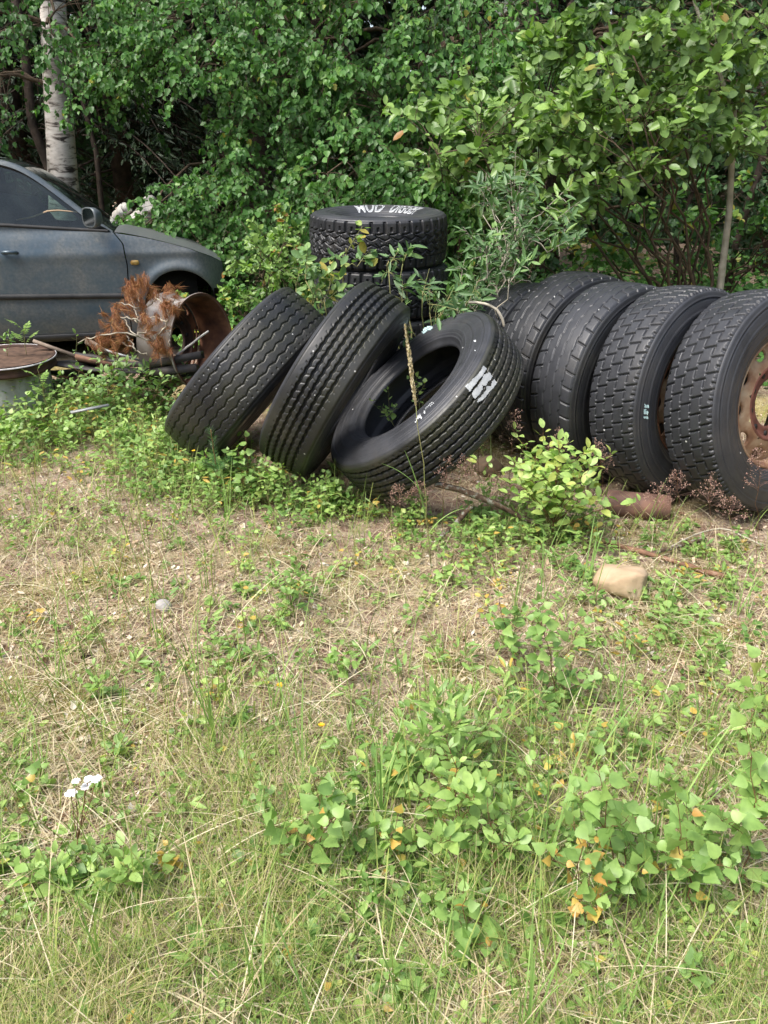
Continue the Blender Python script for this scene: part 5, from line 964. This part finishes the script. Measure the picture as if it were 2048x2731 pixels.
def pinnate(label, cat, bx, by, tx, ty, fronds, fl, ll, name='rowan_seedling', Y=None, tint=.5):
    b = gat(bx, by) if Y is None else at(bx, by, Y); t_ = at(tx, ty, b[1]); root = empty(name, tuple(b), label, cat); mt, ml = MB(), MB(); p = limb(b, t_, .05, 10, .02); V, F = tube1(p, np.linspace(.002, .001, 10), 5); mt.add(V, F)
    for i in range(fronds):
        f = .4+.6*i/max(1, fronds-1); q = p[int(f*9)]; a = i*2.4+.5; d = unit(np.array([math.cos(a), math.sin(a), .9])); e = q+d*fl*rng.uniform(.8, 1.1); fr = limb(q, e, .25, 10, .01); V, F = tube1(fr, np.linspace(.001, .0005, 10), 4); mt.add(V, F)
        sd_ = unit(np.cross(d, UP)); k = 9; P = fr[1:]; 
        for sg in (-1, 1): leaves(ml, P, unit(sd_*sg+d*.5-UP*.1)+0*P, unit(UP-d*.3+R3(k, .1)), ll*np.sin(np.linspace(.5, 2.6, k)), 'lfine', np.clip(rng.normal(tint, .08, k), 0, .9), ll*2.0*np.sin(np.linspace(.5, 2.6, k)))
        leaves(ml, P[-1:], d, UP, ll*.8, 'ofine', tint)
    mt.build('stem', M['green_stem'], root); ml.build('leaves', M['sapling_leaf'], root, True)
pinnate('rowan seedling with feathered leaves growing out of the flat-lying wheel', 'rowan seedling', 70, 945, 62, 880, 5, .10, .028, Y=4.80)
pinnate('rowan seedling with feathered leaves in front of the grey wheel barrel', 'rowan seedling', 135, 1120, 100, 985, 6, .09, .028, Y=4.35)
pinnate('single dark toothed fern frond before the mossy open tyre', 'fern', 905, 1300, 902, 1240, 3, .07, .02, 'fern', tint=.3)
pinnate('small dark fern tucked behind the crowded bright sapling', 'fern', 1575, 1330, 1570, 1250, 4, .07, .018, 'fern', tint=.2)
def pine_sap(label, bx, by, tx, ty):
    b = gat(bx, by); t_ = at(tx, ty, b[1]); root = empty('pine_sapling', tuple(b), label, 'pine sapling'); p = limb(b, t_, .02, 12, .01); V, F = tube1(p, np.linspace(.004, .002, 12), 6); mt = MB(); ml = MB(); mt.add(V, F); ps = [p[2:]]
    for i in range(4): a = i*1.6+.4; q = p[5]; e = q+np.array([math.cos(a)*.07, math.sin(a)*.07, .05]); l = limb(q, e, .1, 8, .02); V, F = tube1(l, np.linspace(.002, .001, 8), 4); mt.add(V, F); ps.append(l)
    for l in ps:
        m = 26*len(l); f = rng.uniform(0, len(l)-1.01, m); i = f.astype(int); P = l[i]+(l[i+1]-l[i])*(f-i)[:, None]; ax = unit(l[-1]-l[0]); a = rng.uniform(0, 2*PI, m); A_, B_, _ = frame(ax+1e-3); D = unit(ax*.7+np.cos(a)[:, None]*A_+np.sin(a)[:, None]*B_); leaves(ml, P, D, R3(m), rng.uniform(.03, .045, m), 'needle', rng.random(m), np.full(m, .045))
    mt.build('stem', M['red_stem'], root); ml.build('needles', M['pine_green'], root)
pine_sap('little green pine sapling at the foot of the leftmost leaning tyres', 592, 1340, 562, 1145)
# tufts of broad blades
GT = 'tufts of tall broad-bladed grass'
def tuft(label, bx, by, top, n=8, w_=.006, spread=.5, bend=.6, mat='blade', name='grass_tuft', group=GT, tint=(.1, .8)):
    b = gat(bx, by); H = 0.1
    for H_ in np.linspace(.05, 1.0, 60):
        if proj(b+UP*H_)[1] < top: H = H_; break
    mb = MB(); P = b+R3(n, .012)*[1, 1, 0]; ribbons(mb, P, rng.uniform(0, 2*PI, n), rng.uniform(PI/2-spread*.6, PI/2+.1, n), H*rng.uniform(.6, 1.12, n), rng.uniform(.05, bend, n), np.full(n, w_)*rng.uniform(.6, 1.2, n), rng.uniform(*tint, n), 9)
    tag(mb.build(name, M[mat], None, False, tuple(b)), label, 'grass tuft', group)
for a in (('tall upright grass tuft left of the rounded grey stone', 170, 1830, 1520, 6), ('slim grass tuft growing right beside the rounded grey stone', 430, 1720, 1565, 5), ('grass tuft with two crossing blades left of the yellow flower', 570, 1990, 1700, 8),
          ('grass tuft with forked blades around the yellow flower', 730, 1900, 1650, 7), ('broad grass tuft right of the yellow flower', 800, 2050, 1790, 7), ('upright broad blades between the lichen branch and the tan stone', 1440, 1620, 1385, 6),
          ('slim blades just left of the tan stone', 1570, 1560, 1370, 6), ('pair of blades in the middle distance, right of the seed-headed grass', 1380, 1640, 1470, 5), ('arching broad grass below the tan stone', 1650, 1960, 1720, 8),
          ('tall blades between bushy birch sapling and the right-edge one', 1720, 2330, 1970, 8), ('long light blades left of the bushy birch sapling', 1440, 2330, 1880, 9), ('grass tuft with bent-over tips in the right foreground', 1740, 2500, 2180, 7),
          ('upright blades at lower left of the foreground', 280, 2620, 2270, 8), ('grass tuft left of the half-sunk stone', 690, 2690, 2330, 7), ('blue-green blade rising from bottom centre', 1120, 2770, 2420, 4), ('wide blades at bottom centre, left', 850, 2790, 2520, 6),
          ('yellowish grass clump at the bottom edge right of centre', 1400, 2760, 2480, 14), ('tall pale blades at the bottom right', 1640, 2760, 2430, 6), ('grass clump before the leftmost leaning tyre', 475, 1290, 1130, 9), ('grass clump between pine sapling and birch sapling', 610, 1400, 1240, 10),
          ('drooping grass clump at the foot of the mossy open tyre', 940, 1340, 1215, 9), ('grass clump in the upper left meadow by the scrap strip', 110, 1260, 1150, 9), ('grass tuft at the far left of the middle meadow', 60, 1900, 1760, 8), ('dense green tuft below the feathery herb', 1010, 2200, 1950, 12),
          ('grass tuft between yarrow and left edge', 120, 2080, 1930, 9), ('grass clump on the right margin in front of the rightmost wheel', 1960, 1640, 1500, 7), ('dense grass clump right of the tan stone foot', 1880, 1960, 1800, 9)):
    tuft(a[0], a[1], a[2], a[3], a[4], .0055 if a[2] > 1400 else .004)
tuft('grass blades drooping over brown needles beside the car sill', 300, 955, 800, 9, .006, .6, 1.6, group=None)
# tall grass with a seed head, standing before the open tyre
b = gat(1150, 1515); top_ = at(1079, 868, b[1]+.02); root = empty('seed_grass', tuple(b), 'tall single grass with long brown seed head standing before the mossy open tyre', 'grass stalk'); p = limb(b, top_, .0, 14, .006); p[:, 0] += .010*np.sin(np.linspace(0, PI, 14))
V, F = tube1(p[:10], np.linspace(.0026, .0016, 10), 6); nobj('stalk', V, F, M['green_stem'], root, True)
mb = MB(); n = 420; f = rng.random(n); i = 9+f*4; P = np.stack([np.interp(i, np.arange(14), p[:, j]) for j in range(3)], 1); a = N1(n, 0, 2*PI); wd = .0065*np.sin(np.clip(f*1.02+.05, 0, 1)*PI)**.6; P += np.stack([np.cos(a)*wd, np.sin(a)*wd, 0*a], 1); leaves(mb, P, unit(UP+R3(n, .25)), R3(n), .011, 'lance', N1(n, .3, 1), np.full(n, .018)); mb.build('seed_head', M['straw'], root)
mb = MB(); P = np.array([p[3], p[4], p[2]]); ribbons(mb, P, np.array([2.6, 3.0, .3]), np.array([1.35, 1.2, 1.1]), np.array([.30, .25, .2]), np.array([.25, .9, 1.0]), np.array([.011, .008, .007]), np.array([.5, .3, .6]), 9); mb.build('leaf_blades', M['blade'], root)
# reddish panicle grass
for k, (tx, ty, h, lab) in enumerate(((1373, 1098, 230, 'behind the dark gap beside the mossy tyre, topmost'), (1270, 1138, 200, 'in front of the mossy tyre tread, largest'), (1186, 1217, 150, 'low at the foot of the mossy tyre'), (1240, 1222, 150, 'over the brown boulder, left side'), (1492, 1150, 170, 'just above the crowded bright sapling, left'), (1595, 1185, 150, 'just above the crowded bright sapling, right'),
                                  (1803, 1262, 120, 'beside the open end of the rusty pipe'), (1754, 1292, 90, 'above the rusty pipe'), (1893, 1270, 180, 'in front of the rightmost wheel, left one'), (1944, 1325, 120, 'in front of the rightmost wheel, low one'), (2024, 1199, 230, 'before the rusty rim at the right edge'), (1120, 1290, 110, 'left of the brown boulder, low by the fallen branch'), (1060, 1300, 80, 'shortest, at the foot of the mossy tyre left side'))):
    b = gat(tx+rng.uniform(-25, 25), ty+h+70); t_ = at(tx, ty, b[1]); root = empty('panicle_grass', tuple(b), 'reddish panicle grass '+lab, 'grass stalk', 'reddish panicle grasses before the tyres'); p = limb(b, t_, 0, 10, .02); V, F = tube1(p, np.linspace(.0012, .0006, 10), 4); nobj('stalk', V, F, M['red_stem'], root)
    n = 40; f = N1(n, 5.8, 9); P = np.stack([np.interp(f, np.arange(10), p[:, j]) for j in range(3)], 1); a = N1(n, 0, 2*PI); L_ = (.045*(9.6-f)/3+.006); E_ = P+np.stack([np.cos(a)*L_, np.sin(a)*L_, L_*.5], 1); mb = MB(); V, F = tubes(np.stack([P, (P+E_)/2+UP*.002, E_], 1), np.full((n, 3), .0005), 3); mb.add(V, F, .3)
    m = 7; Q = np.repeat(E_, m, 0)+R3(n*m, .006); leaves(mb, Q, unit(UP+R3(n*m, .6)), R3(n*m), .0062, 'oval', N1(n*m, 0, 1)); mb.build('panicle', M['panicle'], root)
# flowers
b = gat(200, 2330); root = empty('yarrow', tuple(b), 'yarrow with flat white flower heads in the left foreground', 'flower'); st = MB(); top0 = at(215, 2125, b[1])
for (fx_, fy_, r_) in ((190, 2118, .012), (230, 2100, .010), (257, 2080, .011), (236, 2080, .009), (203, 2086, .007)):
    e = at(fx_, fy_, b[1]+rng.normal()*.008); l = limb(b+(top0-b)*.45, e, 0, 8, .02); V, F = tube1(l, np.full(8, .0010), 4); st.add(V, F)
    mb = MB(); n = 46; a = N1(n, 0, 2*PI); rr = r_*np.sqrt(rng.random(n)); P = e+np.stack([rr*np.cos(a), rr*np.sin(a), .004-rr*rr*8], 1)
    for pp in range(4): leaves(mb, P, np.stack([np.cos(a+pp*1.57), np.sin(a+pp*1.57), .15+0*a], 1), flat(n, .2), .0036, 'round', .5)
    mb.build('flower_head', M['petal_white'], root)
V, F = tube1(limb(b, b+(top0-b)*.46, 0, 6, .01), np.full(6, .0014), 5); st.add(V, F); st.build('stem', M['red_stem'], root)
for (fx_, fy_, bx_, by_, lab) in ((516, 1203, 520, 1330, 'yellow hawkweed flower in front of the leftmost leaning tyre'), (746, 1828, 740, 1930, 'single yellow flower in the middle of the meadow'), (857, 1935, 850, 2010, 'yellow flower head low in grass right of the single one')):
    b = gat(bx_, by_); e = at(fx_, fy_, b[1]); root = empty('hawkweed', tuple(b), lab, 'flower'); V, F = tube1(limb(b, e, 0, 8, .02), np.full(8, .0009), 4); nobj('stem', V, F, M['green_stem'], root)
    mb = MB(); n = 34; a = N1(n, 0, 2*PI); leaves(mb, np.repeat([e], n, 0), np.stack([np.cos(a), np.sin(a), N1(n, .1, .9)], 1), flat(n, .2), .011, 'lance', .5, np.full(n, .012)); mb.build('petals', M['petal_yellow'], root)
# round leaf
b = gat(270, 1200); root = empty('round_leaf_plant', tuple(b), 'single large round light green leaf in the upper left meadow', 'plant'); e = at(268, 1150, b[1]); V, F = tube1(limb(b, e, 0, 6), np.full(6, .0015), 5); nobj('stem', V, F, M['green_stem'], root); mb = MB(); leaves(mb, [e+[0, .03, .0]], [[0, -1, -.35]], [[0, -.3, 1]], .075, 'round', .8, np.array([.08])); mb.build('leaf', M['sapling_leaf'], root)
# dead pine branch
root = empty('dead_pine_branch', tuple(at(415, 935, 4.6)), 'dead pine branch with rusty brown needles in front of the upright rim', 'branch'); mt, ml = MB(), MB(); z6 = lambda L: [(x/3.95+200, y/3.95+720, Y) for x, y, Y in L]
LP = [z6(l) for l in ([(870, 900, 4.55), (860, 740, 4.55), (720, 440, 4.6), (640, 240, 4.65), (630, 90, 4.65)], [(720, 430, 4.6), (770, 380, 4.58), (850, 320, 4.55), (870, 260, 4.5)], [(720, 430, 4.6), (640, 390, 4.55), (460, 350, 4.6)], [(800, 750, 4.5), (640, 680, 4.45), (400, 665, 4.45), (150, 720, 4.5), (30, 770, 4.55)],
      [(780, 640, 4.5), (640, 690, 4.45), (500, 500, 4.5)], [(690, 550, 4.5), (560, 510, 4.5), (480, 500, 4.5)], [(870, 700, 4.5), (980, 550, 4.45), (990, 460, 4.45), (1050, 310, 4.45)], [(990, 460, 4.45), (900, 330, 4.5), (830, 240, 4.5)], [(980, 550, 4.45), (860, 490, 4.5), (770, 500, 4.5)], [(1000, 800, 4.5), (990, 680, 4.5), (950, 620, 4.5)], [(660, 560, 4.5), (640, 430, 4.55), (570, 260, 4.6)], [(500, 760, 4.5), (640, 840, 4.45), (760, 900, 4.45)], [(640, 840, 4.45), (560, 700, 4.5), (440, 600, 4.5)])]
for l in LP:
    P = np.array([at(*q) for q in l]); s = np.linspace(0, len(P)-1, 12); P = np.stack([np.interp(s, np.arange(len(P)), P[:, i]) for i in range(3)], 1); P[1:-1] += R3(10, .006); V, F = tube1(P, np.linspace(.0055, .0028, 12), 5); mt.add(V, F)
mt.build('branches', M['pale_bark'], root)
n = 105; k = rng.integers(0, 5, n); cl = [(600, 170, 4.64), (760, 240, 4.55), (930, 350, 4.5), (440, 480, 4.55), (760, 560, 4.5), (480, 680, 4.5), (1020, 430, 4.47), (620, 330, 4.6), (870, 800, 4.5), (300, 780, 4.5)]; sg = [60, 80, 90, 70, 80, 70, 50, 70, 40, 60]
for (x, y, Y), s_ in zip(cl, sg):
    m = 17; C_ = np.array([at((x+rng.normal()*s_)/3.95+200, (y+rng.normal()*s_)/3.95+720, Y+rng.normal()*.04) for _ in range(m)])
    for c in C_: d0 = unit(R3(1)[0]*.6-UP*.8); q = 46; leaves(ml, c+R3(q, .006)-d0*N1(q, 0, .03)[:, None], unit(d0+R3(q, .33)), R3(q), N1(q, .045, .075), 'needle', N1(q, 0, 1), np.full(q, .07))
ml.build('needles', M['needles_brown'], root)
# pine cones
for (x, y, lab) in ((2022, 1412, 'dark pine cone on the litter at the right edge'), (1888, 1812, 'pine cone on bare litter right of the middle'), (200, 1366, 'small dark pine cone in the upper left meadow'), (238, 1762, 'dark pine cone near the small dark stone')):
    b = gat(x, y)+UP*.012; mb = MB(); a0 = rng.uniform(0, PI); ax = np.array([math.cos(a0), math.sin(a0), .1]); A_, B_, _ = frame(ax); n = 70; f = np.linspace(0, 1, n); a = np.arange(n)*2.4; rr = .011*np.sin(f*2.6+.45); P = b+ax*((f-.5)*.04)[:, None]+(np.cos(a)*rr)[:, None]*A_+(np.sin(a)*rr)[:, None]*B_
    V, F = tube1(b+ax*((np.linspace(-.5, .5, 7))*.04)[:, None], .009*np.sin(np.linspace(.5, 2.9, 7)), 8); mb.add(V, F); leaves(mb, P, unit(ax*.6+np.cos(a)[:, None]*A_+np.sin(a)[:, None]*B_), ax+R3(n, .1), .010, 'round', .5); tag(mb.build('pine_cone', M['cone'], None, False, tuple(b)), lab, 'pine cone', 'pine cones on the litter')
# dust grains and bird-lime specks on the tyres are left to the rubber material
